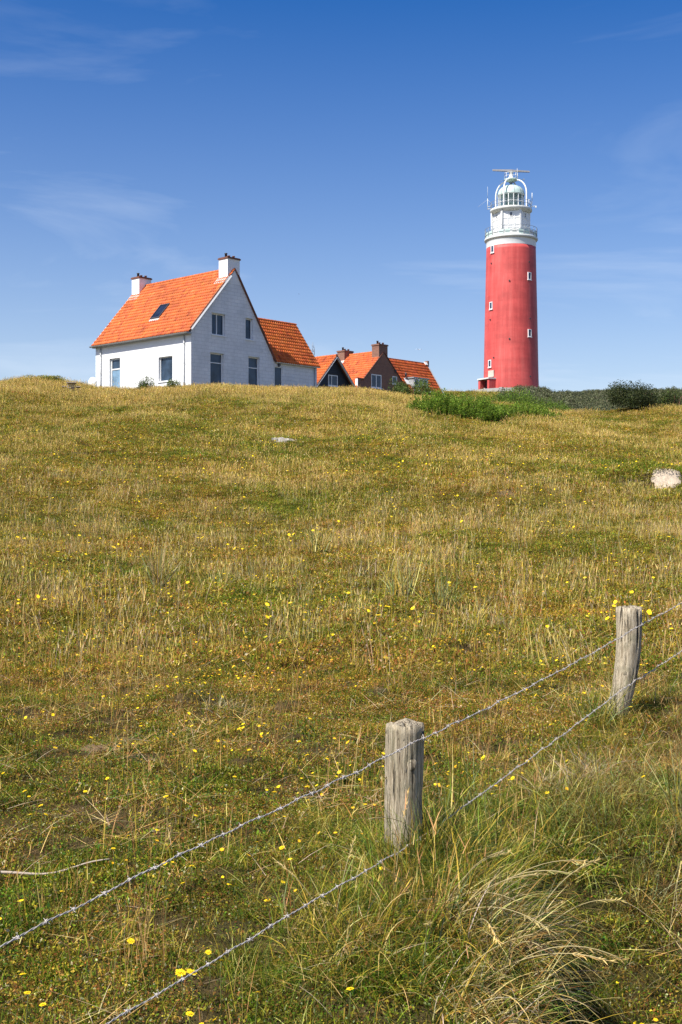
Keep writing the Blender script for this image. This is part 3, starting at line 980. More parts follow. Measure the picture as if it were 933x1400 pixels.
m = MB(); m.bar((WE+.06, -1.1, zk(zw(-1.1)+.03)), (WE+.06, WV, zk(WR+.03)), .10, .16, (1,0,0)); m.build('verge_coping', M['lead'], kh)
m = MB(); m.box(WE-.05, WE+.16, WV-.2, WV+.2, zk(WR-.25), zk(WR+.32)); m.build('ridge_end_stub', M['brown_brick'], kh)
m = MB(); m.obox((WE-.22, WV-.12, zk(WR+.05)), (.18, 0, 0), (0, .10, .147), (0, -.03, .02)); m.build('flashing', M['white_paint'], kh)
# dormer on the wing
dm = MB(); dm.box(7.45, 9.75, -.30, 1.0, zk(12.50), zk(12.60))
d_ = dm.build('dormer', M['zinc'], kh)
for q in (7.55, 9.58):
    m = MB(); m.box(q, q+.07, -.20, .9, zk(11.6), zk(12.5)); m.build('dormer_cheek', M['zinc'], d_)
dmp = lambda a, b, d: (a, -.20+d, zk(b))
for k in range(3):
    window(d_, dmp, 7.64+k*.65, 8.24+k*.65, 11.70, 12.47, depth=.02, fw=.06, sill=False)
m = MB(); m.obox((8.6, -.55, zk(11.30)), (1.25, 0, 0), (0, .30, .10), (0, 0, .02)); m.build('dormer_apron', M['lead'], d_)
pp = Vector((7.3, .55, zk(zw(.55))))
m = MB(); m.tube([pp, pp+Vector((0,0,.45))], .05, 8); m.lathe([(.09, pp.z+.45), (.09, pp.z+.75), (.05, pp.z+.82)], 10, (pp.x, pp.y)); v_ = m.build('vent_pipe', M['dark_metal'], kh)
m = MB(); m.obox(pp+Vector((0, -.1, -.04)), (.22, 0, 0), (0, .2, .29), (0, -.05, .04)); m.build('flashing', M['white_paint'], v_)

# ---- lighthouse
LX, LD, LZ = 26.56, 190.0, 18.6
lh = empty('lighthouse', (LX, LD, LZ), -math.atan2(LX, LD))
tag(lh, 'tall red lighthouse with white lantern room, galleries and radar on top', 'lighthouse')
zt = lambda y: (700-y)/F*LD - LZ       # height of a photo row at the tower's axis
m = MB()
prof = [(4.32, -.6), (4.31, zt(531)), (4.26, zt(520)), (4.19, zt(490)), (4.14, zt(465)), (4.06, zt(430)), (3.98, zt(400)), (3.93, zt(380)), (3.88, zt(360)), (3.83, zt(340))]
pr = []
for a, b in zip(prof, prof[1:]):
    for k in range(4): pr.append((a[0]+(b[0]-a[0])*k/4, a[1]+(b[1]-a[1])*k/4))
pr.append(prof[-1])
m.lathe(pr, 96)
m.build('tower', M['red'], lh)
zB = zt(340)
m = MB(); m.lathe([(3.835, zB), (3.86, zB+.10), (3.86, zB+.95), (3.90, zB+1.0), (3.98, zB+1.08)], 96, cap=False); m.build('white_band', M['cast_white'], lh)
zg = zt(329.5)
m = MB(); m.lathe([(3.80, zg-.22), (3.98, zg-.20), (4.10, zg-.05), (4.14, zg+.0), (4.14, zg+.22), (4.10, zg+.26), (2.2, zg+.28)], 96); m.build('gallery_deck', M['offwhite'], lh)
zg += .28


def rtower(z):
    p = sorted(prof, key=lambda q: q[1])
    return float(np.interp(z, [q[1] for q in p], [q[0] for q in p]))


def railing(name, r, z, h, n, rails, mat, parent, pr_=.025):
    m = MB()
    for k in range(n):
        a = 2*math.pi*k/n
        m.tube([(r*math.sin(a), -r*math.cos(a), z), (r*math.sin(a), -r*math.cos(a), z+h)], pr_, 5)
    for q in rails:
        m.tube([(r*math.sin(a), -r*math.cos(a), z+h*q) for a in np.linspace(0, 2*math.pi, 65)[:-1]], pr_*.9, 5, closed=True)
    return m.build(name, mat, parent)


rl = railing('railing', 4.02, zg, 1.45, 24, (1.0, .62, .30), M['rail_metal'], lh, .035)
for k in range(24):                                  # low infill plates between the posts
    a0 = 2*math.pi*k/24+.035; a1 = 2*math.pi*(k+1)/24-.035
    m = MB(); r_ = 3.99
    pts = [(rr*math.sin(a), -rr*math.cos(a)) for rr in (r_, r_-.02) for a in (a0, a1)]
    vs = [(p[0], p[1], zg+.08) for p in pts] + [(p[0], p[1], zg+.80) for p in pts]
    m.add(vs, [(0,1,5,4), (3,2,6,7), (0,4,6,2), (1,3,7,5), (4,5,7,6), (0,2,3,1)])
    m.build('railing_panel', M['pale_green'] if k % 3 else M['offwhite'], rl)
# watch room: six-sided cast iron drum with ribbed panels
HR = 2.86/math.cos(0)
zu = zt(290.5)
hexp = [(HR*math.sin(R(30+60*k)), -HR*math.cos(R(30+60*k))) for k in range(6)]
m = MB(); m.add([(x, y, zg-.02) for x, y in hexp]+[(x, y, zu) for x, y in hexp], [(k, (k+1) % 6, 6+(k+1) % 6, 6+k) for k in range(6)]); wr_ = m.build('watch_room', M['cast_white'], lh)
for k in range(6):
    a = Vector((*hexp[k], 0)); b = Vector((*hexp[(k+1) % 6], 0)); d = (b-a); Lf = d.length; d.normalize()
    nn = Vector((d.y, -d.x, 0))
    if nn.dot(a+b) < 0: nn = -nn
    m = MB()
    hgt = zu-zg
    def fbar(t0, t1, h0, h1, th_):
        c = a+d*(Lf*(t0+t1)/2)+Vector((0, 0, zg+(h0+h1)/2*hgt))+nn*(th_/2)
        m.obox(c, d*(Lf*(t1-t0)/2), nn*(th_/2), (0, 0, hgt*(h1-h0)/2))
    for t in (.0, .333, .667, .965): fbar(t, t+.035, 0, 1, .08 if t in (.333, .667) else .12)
    for h in (0.0, .23, .40, .66, .93): fbar(.035, .333, h, h+.03, .06); fbar(.368, .667, h, h+.03, .06); fbar(.702, .965, h, h+.03, .06)
    m.build('panel_ribs', M['cast_white'], wr_)
    m = MB(); c = a+d*(Lf*.5)+Vector((0, 0, zg+hgt*.80))
    for s_ in (-1, 1): m.obox(c+d*(.20*s_)+nn*.03, d*.04, nn*.05, (0,0,.34)); m.obox(c+Vector((0,0,.31*s_))+nn*.03, d*.16, nn*.05, (0,0,.035))
    m.obox(c+nn*.03, d*.16, nn*.045, (0,0,.02))
    wf = m.build('window', M['cast_white'], wr_)
    m = MB(); m.obox(c+nn*.012, d*.16, nn*.008, (0,0,.275)); m.build('pane', M['glass'], wf)
# upper gallery
m = MB(); m.lathe([(2.80, zu-.25), (2.98, zu-.10), (3.15, zu-.02), (3.25, zu+.06), (3.25, zu+.34), (3.22, zu+.38), (1.8, zu+.40)], 72); m.build('upper_gallery_deck', M['offwhite'], lh)
zu2 = zu+.40
railing('upper_railing', 3.16, zu2, 1.05, 20, (1.0, .5), M['rail_metal'], lh, .035)
# lantern
ze = zt(267.6)
m = MB(); NL = 16
for k in range(NL):
    a = 2*math.pi*(k+.5)/NL
    m.bar((2.02*math.sin(a), -2.02*math.cos(a), zu2), (2.02*math.sin(a), -2.02*math.cos(a), ze), .11, .09, (math.sin(a), -math.cos(a), 0))
for z, w_ in ((zu2+.10, .20), (zu2+1.05, .07), (ze-.05, .14)):
    m.tube([(2.03*math.sin(a), -2.03*math.cos(a), z) for a in np.linspace(0, 2*math.pi, 33)[:-1]], w_/2, 6, closed=True)
ln = m.build('lantern_frame', M['cast_white'], lh)
for k in range(NL):
    a0 = 2*math.pi*(k-.46)/NL; a1 = 2*math.pi*(k+.46)/NL
    m = MB(); rr = 1.99
    m.add([(rr*math.sin(a), -rr*math.cos(a), z) for z in (zu2+.1, ze-.05) for a in (a0, a1)], [(0, 1, 3, 2)])
    m.build('pane', M['lantern_glass'], ln)
m = MB(); zc_ = (zu2+ze)/2
m.lathe([(.35, zu2), (.35, zu2+.35), (.75, zu2+.4), (.88, zc_), (.72, ze-.35), (.3, ze-.2)], 20)
for z in np.linspace(zu2+.5, ze-.5, 6): m.lathe([(.86, z), (.93, z+.05), (.86, z+.1)], 20, cap=False)
m.build('lamp_lens', M['pale_green'], lh)
zd = zt(253.5)
dome = [(2.10, ze-.04), (2.14, ze+.04), (2.08, ze+.16)]
for t in np.linspace(0.08, 1, 10): dome.append((2.06*math.cos(t*math.pi/2)**.9 if t < 1 else .12, ze+.16+(zd-ze-.16)*math.sin(t*math.pi/2)))
m = MB(); m.lathe(dome, 48); dm_ = m.build('dome', M['pale_green'], lh)
for k in range(12):
    a = 2*math.pi*(k+.5)/12
    m = MB(); m.tube([(r*1.01*math.sin(a), -r*1.01*math.cos(a), z+.02) for r, z in dome[1:]], .025, 5); m.build('dome_rib', M['rail_metal'], dm_)
a = R(42); m = MB(); c = Vector((1.6*math.sin(a), -1.6*math.cos(a), ze+.72)); m.lathe([(.18, c.z-.3), (.18, c.z), (.30, c.z+.02), (.05, c.z+.16)], 12, (c.x, c.y)); m.build('dome_vent', M['brown_verge'], dm_)
m = MB(); m.lathe([(.16, zd-.1), (.14, zd+.3), (.3, zd+.34), (.3, zd+.5), (.12, zd+.55), (.1, zt(247))], 14); m.build('vent_cowl', M['rail_metal'], lh)
zp = zt(246)
for ang in (-25, 65, 155, 245):
    a = R(ang); pts = []
    for t in np.linspace(0, 1, 16):
        if t < .35: r = 2.62; z = zu2 + (ze+.15-zu2)*(t/.35)
        else:
            q = (t-.35)/.65*math.pi/2
            r = .75+1.87*math.cos(q); z = ze+.15+(zp-.12-ze-.15)*math.sin(q)
        pts.append((r*math.sin(a), -r*math.cos(a), z))
    m = MB(); m.tube(pts, .115, 8); m.build('radar_arch', M['cast_white'], lh)
m = MB(); m.lathe([(.35, zp-.35), (.9, zp-.12), (1.08, zp-.08), (1.08, zp+.06), (.2, zp+.08)], 28); m.build('radar_platform', M['pale_green'], lh)
railing('platform_railing', 1.02, zp+.06, .95, 8, (1.0, .5), M['cast_white'], lh, .03)
zr_ = zt(233.6)
m = MB(); m.lathe([(.38, zp+.05), (.38, zp+.45), (.26, zp+.5), (.26, zr_-.35), (.34, zr_-.32), (.34, zr_-.15)], 16); m.build('radar_pedestal', M['cast_white'], lh)
m = MB(); dr = Vector((math.cos(R(12)), math.sin(R(12)), -.020)); up_ = Vector((0,0,1)); sd_ = dr.cross(up_)
vs = []
for t, hh, bk in ((-1, .13, .18), (-.45, .15, .30), (0, .17, .42), (.45, .15, .30), (1, .13, .18)):
    c = Vector((0,0,zr_))+dr*(2.92*t)
    vs += [c-sd_*.10-up_*hh, c-sd_*.10+up_*hh, c+sd_*bk+up_*hh*.6, c+sd_*bk-up_*hh]
fs = [(4*i+k, 4*i+(k+1) % 4, 4*i+4+(k+1) % 4, 4*i+4+k) for i in range(4) for k in range(4)] + [(0,1,2,3), (19,18,17,16)]
m.add(vs, fs); m.build('radar_bar', M['radar'], lh)
# antennas and brackets
m = MB()
xl = -3.62
m.tube([(-3.05, -.6, zu2+.15), (xl, -.6, zu2+.10)], .05, 6); m.tube([(-3.05, -.6, zu2+.55), (xl, -.6, zu2+.50)], .035, 6)
m.tube([(xl, -.6, zu2-.0), (xl, -.6, zu2+1.75)], .05, 6); m.tube([(xl, -.6, zu2+1.75), (xl, -.6, zu2+3.6)], .018, 5)
m.tube([(xl, -.6, zu2+1.6), (xl+.85, -.5, zu2+.7)], .012, 4); m.tube([(xl, -.6, zu2+1.6), (xl-1.5, -.7, zu2+.45)], .012, 4)
m.build('antenna', M['offwhite'], lh)
m = MB()
m.tube([(3.1, -.4, zu2+.35), (3.85, -.4, zu2+.38)], .05, 6); m.box(3.72, 3.92, -.5, -.3, zu2+.12, zu2+.40)
m.tube([(3.25, .2, zu2+.9), (3.25, .2, zu2+1.4)], .03, 5); m.tube([(3.25, .2, zu2+1.4), (3.25, .2, zu2+2.6)], .055, 6)
m.tube([(2.75, -1.0, zu2+.6), (2.75, -1.0, zu2+1.3)], .07, 6)
m.build('antenna', M['offwhite'], lh)
m = MB(); m.tube([(-1.0, -.3, zp+.0), (-1.75, -.4, zp-.32)], .03, 5); m.tube([(1.0, -.4, zp-.1), (1.95, -.4, zp-.12)], .03, 5); m.box(1.88, 2.06, -.5, -.3, zp-.22, zp-.02)
m.build('platform_bracket', M['rail_metal'], lh)
m = MB(); m.tube([(.95, -.9, zp), (.95, -.9, zp+1.5)], .03, 5); m.build('antenna', M['offwhite'], lh)
m = MB(); m.tube([(-3.05, -.5, zg), (-3.05, -.5, zu)], .08, 8); m.tube([(-3.05, -.5, zg+.9), (-2.7, -.5, zg+.9)], .05, 6); m.build('gallery_pipe', M['cast_white'], lh)
m = MB(); a = R(-27); m.tube([(2.92*math.sin(a), -2.92*math.cos(a), zg), (2.92*math.sin(a), -2.92*math.cos(a), zu)], .06, 8); m.build('downpipe', M['grey_paint'], lh)
# tower windows, plaque, bolts, porch
def on_tower(ang, z, out=0.0):
    a = R(ang); r = rtower(z)+out
    return Vector((r*math.sin(a), -r*math.cos(a), z)), Vector((math.cos(a), math.sin(a), 0)), Vector((math.sin(a), -math.cos(a), 0))
for px, py in ((674.5, 344.7), (723.3, 382.7), (672.5, 421.2), (723.6, 459.7), (670.9, 499.6)):
    z = zt(py); s_ = (px-699)/F*LD/rtower(z)
    c, tx, nx_ = on_tower(math.degrees(math.asin(max(-.95, min(.95, s_)))), z)
    m = MB(); w2, h2 = .29, .52
    for k in (-1, 1):
        m.obox(c+tx*(w2*k)+nx_*.01, tx*.055, nx_*.10, (0,0,h2+.055))
        m.obox(c+Vector((0,0,h2*k))+nx_*.012, tx*(w2-.055), nx_*.098, (0,0,.055))
    wf = m.build('window', M['white_paint'], lh)
    m = MB(); m.obox(c+nx_*.02, tx*(w2-.055), nx_*.02, (0,0,h2-.055)); m.build('pane', M['glass'], wf)
    m = MB(); m.obox(c+Vector((0,0,-h2-.105))+nx_*.06, tx*.40, nx_*.12, (0,0,.045)); m.build('sill', M['white_paint'], wf)
z = zt(513.5); c, tx, nx_ = on_tower(-45, z)
m = MB(); m.obox(c+nx_*.05, tx*.62, nx_*.07, (0,0,.50)); m.build('plaque', M['plaque'], lh)
for px, py in ((696.8, 390), (696.8, 468), (723, 363.7), (673, 363.7), (724, 440), (671.5, 440), (724.3, 518), (676, 492)):
    z = zt(py); s_ = (px-699)/F*LD/rtower(z); c, tx, nx_ = on_tower(math.degrees(math.asin(s_)), z)
    m = MB(); m.obox(c+nx_*.05, tx*.09, nx_*.08, (0,0,.09)); m.build('wall_anchor', M['dark_metal'], lh)
z0, z1 = -.5, zt(521.5); a = R(-52)
nx_ = Vector((math.sin(a), -math.cos(a), 0)); tx = Vector((math.cos(a), math.sin(a), 0))
pc = nx_*4.55
m = MB()
for k, hw in ((-1, .25), (1, .25)): m.obox(pc+tx*(1.15*k)+Vector((0,0,(z0+z1)/2)), tx*hw, nx_*.75, (0,0,(z1-z0)/2))
po = m.build('porch', M['red'], lh)
m = MB(); m.obox(pc+nx_*.12+Vector((0,0,z1+.12)), tx*1.45, nx_*.80, (0,0,.10)); m.build('porch_canopy', M['offwhite'], po)
m = MB(); m.obox(nx_*4.25+Vector((0,0,(z0+z1)/2)), tx*.90, nx_*.06, (0,0,(z1-z0)/2)); m.build('porch_opening_shade', M['dark_metal'], po)  # dark sheet stands in for the shade inside the porch opening

# low wall round the foot of the tower
r_ = 6.3
m = MB(); n = 40
pts = []
for k in range(n+1):
    a = R(-80+150*k/n)
    pts.append((r_*math.sin(a), -r_*math.cos(a)))
for k in range(n):
    (x0, y0), (x1, y1) = pts[k], pts[k+1]
    dz = .10 if k % 7 == 3 else 0
    s_ = .96
    vs = []
    for z in (-1.6, .22+dz):
        for q in (1, s_):
            vs += [(x0*q, y0*q, z), (x1*q, y1*q, z)]
    m.add(vs, [(0,1,5,4), (3,2,6,7), (4,5,7,6), (0,4,6,2), (1,3,7,5)])
lwall = m.build('low_wall', M['paving']); lwall.location = (LX, LD, LZ); lwall.rotation_euler = lh.rotation_euler
tag(lwall, 'low grey concrete wall around the foot of the red lighthouse', 'wall')

# lattice mast behind the annex
mp_ = Vector(((428-466.5)/F*150, 150, hz((428-466.5)/F*150, 150)))
ztop = (700-468)/F*150
mast = empty('lattice_mast', mp_)
tag(mast, 'thin grey lattice mast rising behind the annex roof', 'mast')
m = MB(); hh = ztop-mp_.z
for k in range(3):
    a = 2*math.pi*k/3; m.tube([(.22*math.sin(a), .22*math.cos(a), -.5), (.16*math.sin(a), .16*math.cos(a), hh-.8)], .022, 5)
m.build('mast_leg', M['rail_metal'], mast)
m = MB(); n = int(hh/.5)
for i in range(n):
    for k in range(3):
        a = 2*math.pi*k/3; b = 2*math.pi*(k+1)/3; z = i*.5
        m.tube([(.2*math.sin(a), .2*math.cos(a), z), (.2*math.sin(b), .2*math.cos(b), z+.45)], .012, 4)
m.build('lattice', M['rail_metal'], mast)
m = MB(); m.tube([(0,0,hh-1.2), (0,0,hh)], .03, 5); m.tube([(.2,0,hh-1.6), (.2,0,hh-.5)], .025, 5); m.build('aerial', M['rail_metal'], mast)


# gull and a far bird
def bird(name, px, py, D, span, label, mat_w, mat_t, ang):
    e = empty(name, ((px-466.5)/F*D, D, (700-py)/F*D), ang)
    tag(e, label, 'bird')
    s = span/2
    m = MB(); prof_ = [(-.30, .01), (-.26, .05), (-.14, .075), (.02, .085), (.16, .06), (.24, .05), (.29, .055), (.33, .035), (.37, .008)]
    m.tube([(0, y*s, 0.02*math.sin(y*4)*s) for y, r in prof_], [r*s for y, r in prof_], 8); m.build('body', mat_w, e)
    for k in (-1, 1):
        m = MB(); st = [(0.05, .13, .0), (.25, .15, .12), (.50, .12, .20), (.75, .08, .14), (.92, .045, .04)]
        vs = []
        for x, c, z in st: vs += [(k*x*s, c*s, z*s), (k*x*s, -c*s, z*s-.01*s), (k*x*s, 0, z*s+.02*s)]
        fs = []
        for i in range(len(st)-1):
            o = 3*i; fs += [(o, o+3, o+5, o+2), (o+2, o+5, o+4, o+1), (o+1, o+4, o+3, o)]
        m.add(vs, fs); w = m.build('wing', mat_w, e)
        m = MB(); m.add([(k*.92*s, .045*s, .04*s), (k*.92*s, -.045*s, .03*s), (k*.92*s, 0, .06*s), (k*1.05*s, -.03*s, -.04*s)], [(0,3,2), (2,3,1), (1,3,0)]); m.build('wing_tip', mat_t, w)
    m = MB(); m.add([(-.04*s, -.28*s, .01*s), (.04*s, -.28*s, .01*s), (.09*s, -.42*s, 0), (-.09*s, -.42*s, 0), (0, -.3*s, .03*s)], [(0,1,2,3), (0,4,1), (1,4,2), (2,4,3), (3,4,0)]); m.build('tail', mat_w, e)


bird('gull', 573, 478, 120, .72, 'white gull gliding above the brick house wing', M['gull_white'], M['gull_grey'], R(18))
bird('distant_bird', 409, 402, 160, .36, 'tiny dark bird in the sky right of the white house', M['gull_grey'], M['gull_grey'], R(60))

# satellite dish / white round board at the far left corner of the white house
dx, dy = (127-466.5)/F*88.5, 88.5
sd = empty('satellite_dish', (dx, dy, hz(dx, dy)))
tag(sd, 'white oval dish leaning beside the far left corner of the white house', 'dish')
zc2 = (700-524)/F*88.5 - hz(dx, dy)
m = MB(); vs = []; fs = []
for j in range(6):
    q = j/5
    for k in range(24):
        a = 2*math.pi*k/24; vs.append((.34*q*math.cos(a), .10*q*q-.05, zc2+.46*q*math.sin(a)))
for j in range(5):
    for k in range(24):
        l = (k+1) % 24; fs.append((j*24+k, j*24+l, j*24+24+l, j*24+24+k))
vs2 = [(x, y+.02, z) for x, y, z in vs]; o = len(vs)
m.add(vs+vs2, fs+[tuple(o+i for i in f[::-1]) for f in fs], True); m.build('dish', M['white_paint'], sd)
m = MB(); m.tube([(0, .08, -.3), (0, .08, zc2)], .04, 6); m.build('post', M['zinc'], sd)

# wooden picnic table end near the left crest
tx_, ty_ = ground_px(98, 541)
ty_ = 72.0; tx_ = (98-466.5)/F*ty_
tb = empty('picnic_table', (tx_, ty_, hz(tx_, ty_)+.10), R(8))
tag(tb, 'small weathered wooden picnic table half sunk in dry grass on the left crest', 'table')
th_ = (700-525.5)/F*ty_ - hz(tx_, ty_)
th_ = max(.55, min(.85, th_))
for k in range(4):
    m = MB(); m.box(-.28, .28, -.36+k*.18, -.36+k*.18+.165, th_-.045, th_); m.build('plank', M['wood_pale'], tb)
for s_ in (-1, 1):
    m = MB(); m.bar((s_*.16, .0, th_-.05), (s_*.42, .0, -.05), .05, .12, (0,1,0)); m.build('leg', M['wood_pale'], tb)
    m = MB(); m.box(s_*.42-.11, s_*.42+.11, -.4, .4, th_*.48, th_*.48+.04); m.build('bench_seat', M['wood_pale'], tb)
m = MB(); m.box(-.46, .46, -.06, -.02, th_*.40, th_*.48-.003); m.build('cross_brace', M['wood_pale'], tb)
for k in range(5):
    m = MB(); m.box(-.15+k*.065, -.15+k*.065+.05, -.02, .02, .02, th_-.05); m.build('slat', M['wood_pale'], tb)

# concrete slab in the turf
sx_, sy_ = ground_px(390, 604)
sl_ = MB()
wx = 36/F*sy_
vs = []
rs = np.random.default_rng(9)
nX = 12
for k in range(nX+1):
    x = -wx/2+wx*k/nX
    j = rs.normal(0, .012, 4)
    fade = 1.0 if k < 7 else max(.25, 1-(k-7)*.16)
    vs += [(x, -.22+j[0], -.25), (x, .22+j[1], -.25), (x, .22+j[1], (.085+j[2])*fade), (x, -.22+j[0], (.085+j[3])*fade)]
fs = [(4*i+k, 4*i+4+k, 4*i+4+(k+1) % 4, 4*i+(k+1) % 4) for i in range(nX) for k in range(4)] + [(0,1,2,3), tuple(4*nX+k for k in (3,2,1,0))]
sl_.add(vs, fs)
slab = sl_.build('concrete_slab', M['concrete']); slab.location = (sx_, sy_, hz(sx_, sy_)+.03)
tag(slab, 'pale broken concrete slab lying in the grass below the white house', 'slab')


# ------------------------------------------------------------------ fence posts and barbed wire
def fence_post(name, base, top, r0, r1, seed, label, bend=(0, 0)):
    r = np.random.default_rng(seed)
    e = empty(name, base)
    tag(e, label, 'fence post', 'fence posts')
    L = Vector(top)-Vector(base)
    nA, nZ = 72, 46
    # crack positions around the post
    cracks = [(r.uniform(0, 6.28), r.uniform(.015, .045), r.uniform(.004, .013), r.uniform(-.2, .5), r.uniform(.6, 1.3)) for _ in range(16)]
    ph = r.uniform(0, 6.28, 12)
    vs = []; fs = []
    for j in range(nZ+1):
        t = -0.35 + 1.35*j/nZ
        c = L*t + Vector((bend[0], bend[1], 0))*math.sin(max(0, t)*math.pi)
        rad = r0+(r1-r0)*max(0, t)
        for k in range(nA):
            a = 2*math.pi*k/nA
            q = rad*(1+.030*math.sin(2*a+ph[0]+t)+.022*math.sin(3*a+ph[1]-1.5*t)+.010*math.sin(7*a+ph[2]+t*2)+.008*math.sin(13*a+ph[3]+t))
            for ca, cw, cd, c0, c1_ in cracks:
                if c0 < t < c1_:
                    da = (a-ca-.10*math.sin(3*t+ca)+math.pi) % (2*math.pi)-math.pi
                    q -= cd*math.exp(-(da/cw)**2)*min(1, (t-c0)*8, (c1_-t)*8+.3)
            if j == nZ: q *= .965
            z = 0
            if j >= nZ-1: z = .006*math.sin(2*a+ph[4])+.004*math.sin(5*a+ph[5]) - (.0 if j == nZ else .012)
            vs.append((c.x+q*math.cos(a), c.y+q*math.sin(a), c.z+z))
    for j in range(nZ):
        for k in range(nA):
            l = (k+1) % nA; fs.append((j*nA+k, j*nA+l, (j+1)*nA+l, (j+1)*nA+k))
    # weathered end grain: rings with radial splits
    o = nZ*nA; prev = o; nR = 6
    for j in range(1, nR+1):
        q = 1-j/nR
        st = len(vs)
        for k in range(nA):
            x, y, z = vs[o+k]; a = 2*math.pi*k/nA
            dz = .004*math.sin(9*q*3+ph[6]) + r.normal(0, .0012)
            for ca, cw, cd, c0, c1_ in cracks[:7]:
                da = (a-ca+math.pi) % (2*math.pi)-math.pi
                dz -= 1.2*cd*math.exp(-(da/(cw*1.3/max(q, .15)))**2)*(q > .1)
            vs.append((L.x+(x-L.x)*max(q, .01), L.y+(y-L.y)*max(q, .01), z*q+L.z*(1-q)+dz+.006*(1-q)))
        for k in range(nA):
            l = (k+1) % nA; fs.append((prev+k, prev+l, st+l, st+k))
        prev = st
    me = bpy.data.meshes.new('post'); me.from_pydata(vs, [], fs)
    me.polygons.foreach_set('use_smooth', [True]*len(fs)); me.update()
    link('timber', me, M['old_wood'], e)
    return e


p1b = Vector(((550-466.5)/F*4.5, 4.5, 0)); p1b.z = hz(p1b.x, p1b.y)-.02
p1t = Vector(((554-466.5)/F*4.5, 4.5, -(990-700)/F*4.5))
p2b = Vector(((842-466.5)/F*7.05, 7.05, 0)); p2b.z = hz(p2b.x, p2b.y)-.02
p2t = Vector(((863-466.5)/F*7.05, 7.10, -(831-700)/F*7.05))
post1 = fence_post('fence_post', p1b, p1t, .070, .074, 1, 'short grey weathered fence post standing nearest in long grass')
post2 = fence_post('fence_post', p2b, p2t, .064, .074, 2, 'leaning grey weathered fence post farther right up the slope', (.028, 0))
# knots on the posts
for (pe, pb, pt, t, off, rr) in ((post1, p1b, p1t, .93, -.016, .013), (post1, p1b, p1t, .73, .022, .015), (post2, p2b, p2t, .42, .004, .010)):
    c = (pt-pb)*t + Vector((off, -.0725 if pe is post1 else -.066, 0))
    m = MB(); 
    vs = [(c.x, c.y-.004, c.z)]
    for q, d in ((.5, -.002), (1.0, -.0055), (1.5, .006)):
        for k in range(12):
            a = 2*math.pi*k/12; vs.append((c.x+rr*q*math.cos(a), c.y+d+.004*q, c.z+rr*1.25*q*math.sin(a)))
    fs = [(0, 1+k, 1+(k+1) % 12) for k in range(12)] + [(1+12*j+k, 13+12*j+k, 13+12*j+(k+1) % 12, 1+12*j+(k+1) % 12) for j in range(2) for k in range(12)]
    m.add(vs, fs, True); m.build('knot', M['old_wood'], pe)


def pix(px, py, D): return Vector(((px-466.5)/F*D, D, (700-py)/F*D))


def barb_mesh():
    m = MB(); r = np.random.default_rng(2)
    for k in range(2):                                # two turns round the strands
        m.tube([(.0038*math.cos(a), -.004+.008*a/12.56, .0038*math.sin(a)) for a in np.linspace(0, 12.56, 17)], .0013, 4) if k == 0 else None
    for ang, y in ((.5, -.003), (2.2, .003), (3.7, -.001), (5.3, .002)):
        d = Vector((math.cos(ang), 0, math.sin(ang)))
        m.tube([Vector((0, y, 0))+d*.004, Vector((0, y, 0))+d*.0110], [.0012, .0005], 4)
    return m.mesh('barb')


BARB = barb_mesh(); BARB.materials.append(M['wire'])


def barbed_wire(pts, label, seed, sag=.01, staples=()):
    r = np.random.default_rng(seed)
    # smooth path through the given points
    P = [Vector(p) for p in pts]; path = []
    for a, b in zip(P, P[1:]):
        L = (b-a).length; n = max(2, int(L/.008))
        for i in range(n):
            t = i/n; q = a+(b-a)*t
            q = q + Vector((0, 0, -sag*L*4*t*(1-t)))
            path.append(q)
    path.append(P[-1])
    jit = [Vector((waves(np.float64(i*.008), np.float64(seed*7.0), .25, 3)*.0022, 0, waves(np.float64(i*.008+50), np.float64(seed*3.0), .22, 13)*.0028)) for i in range(len(path))]
    path = [p+j for p, j in zip(path, jit)]
    root = empty('barbed_wire', path[0])
    tag(root, label, 'barbed wire', 'fence wires')
    o = path[0]
    for s in (0, math.pi):
        pl = []
        for i, p in enumerate(path):
            d = path[min(i+1, len(path)-1)]-path[max(i-1, 0)]; d.normalize()
            sx = d.cross(Vector((0,0,1))).normalized(); sz = sx.cross(d)
            a = 2*math.pi*i*.008/.055+s
            pl.append(p-o+(sx*math.cos(a)+sz*math.sin(a))*.0015)
        m = MB(); m.tube(pl, .0013, 5); m.build('strand', M['wire'], root)
    i = int(r.uniform(3, 10)); k = 0
    while i < len(path)-2:
        d = (path[i+1]-path[i-1]).normalized()
        b = bpy.data.objects.new('barb', BARB); COL.objects.link(b); b.parent = root
        b.matrix_local = Matrix.Translation(path[i]-o) @ d.to_track_quat('Y', 'Z').to_matrix().to_4x4() @ Matrix.Rotation(r.uniform(0, 6.28), 4, 'Y')
        i += int(r.uniform(11, 15))
    for sp in staples:
        m = MB(); c = Vector(sp)-o
        m.tube([c+Vector((-.006, .028, .010)), c+Vector((-.006, -.006, .010)), c+Vector((-.004, -.009, .004)), c+Vector((.004, -.009, -.004)), c+Vector((.006, -.006, -.010)), c+Vector((.006, .028, -.010))], .0018, 5)
        m.build('staple', M['wire'], root)
    return root


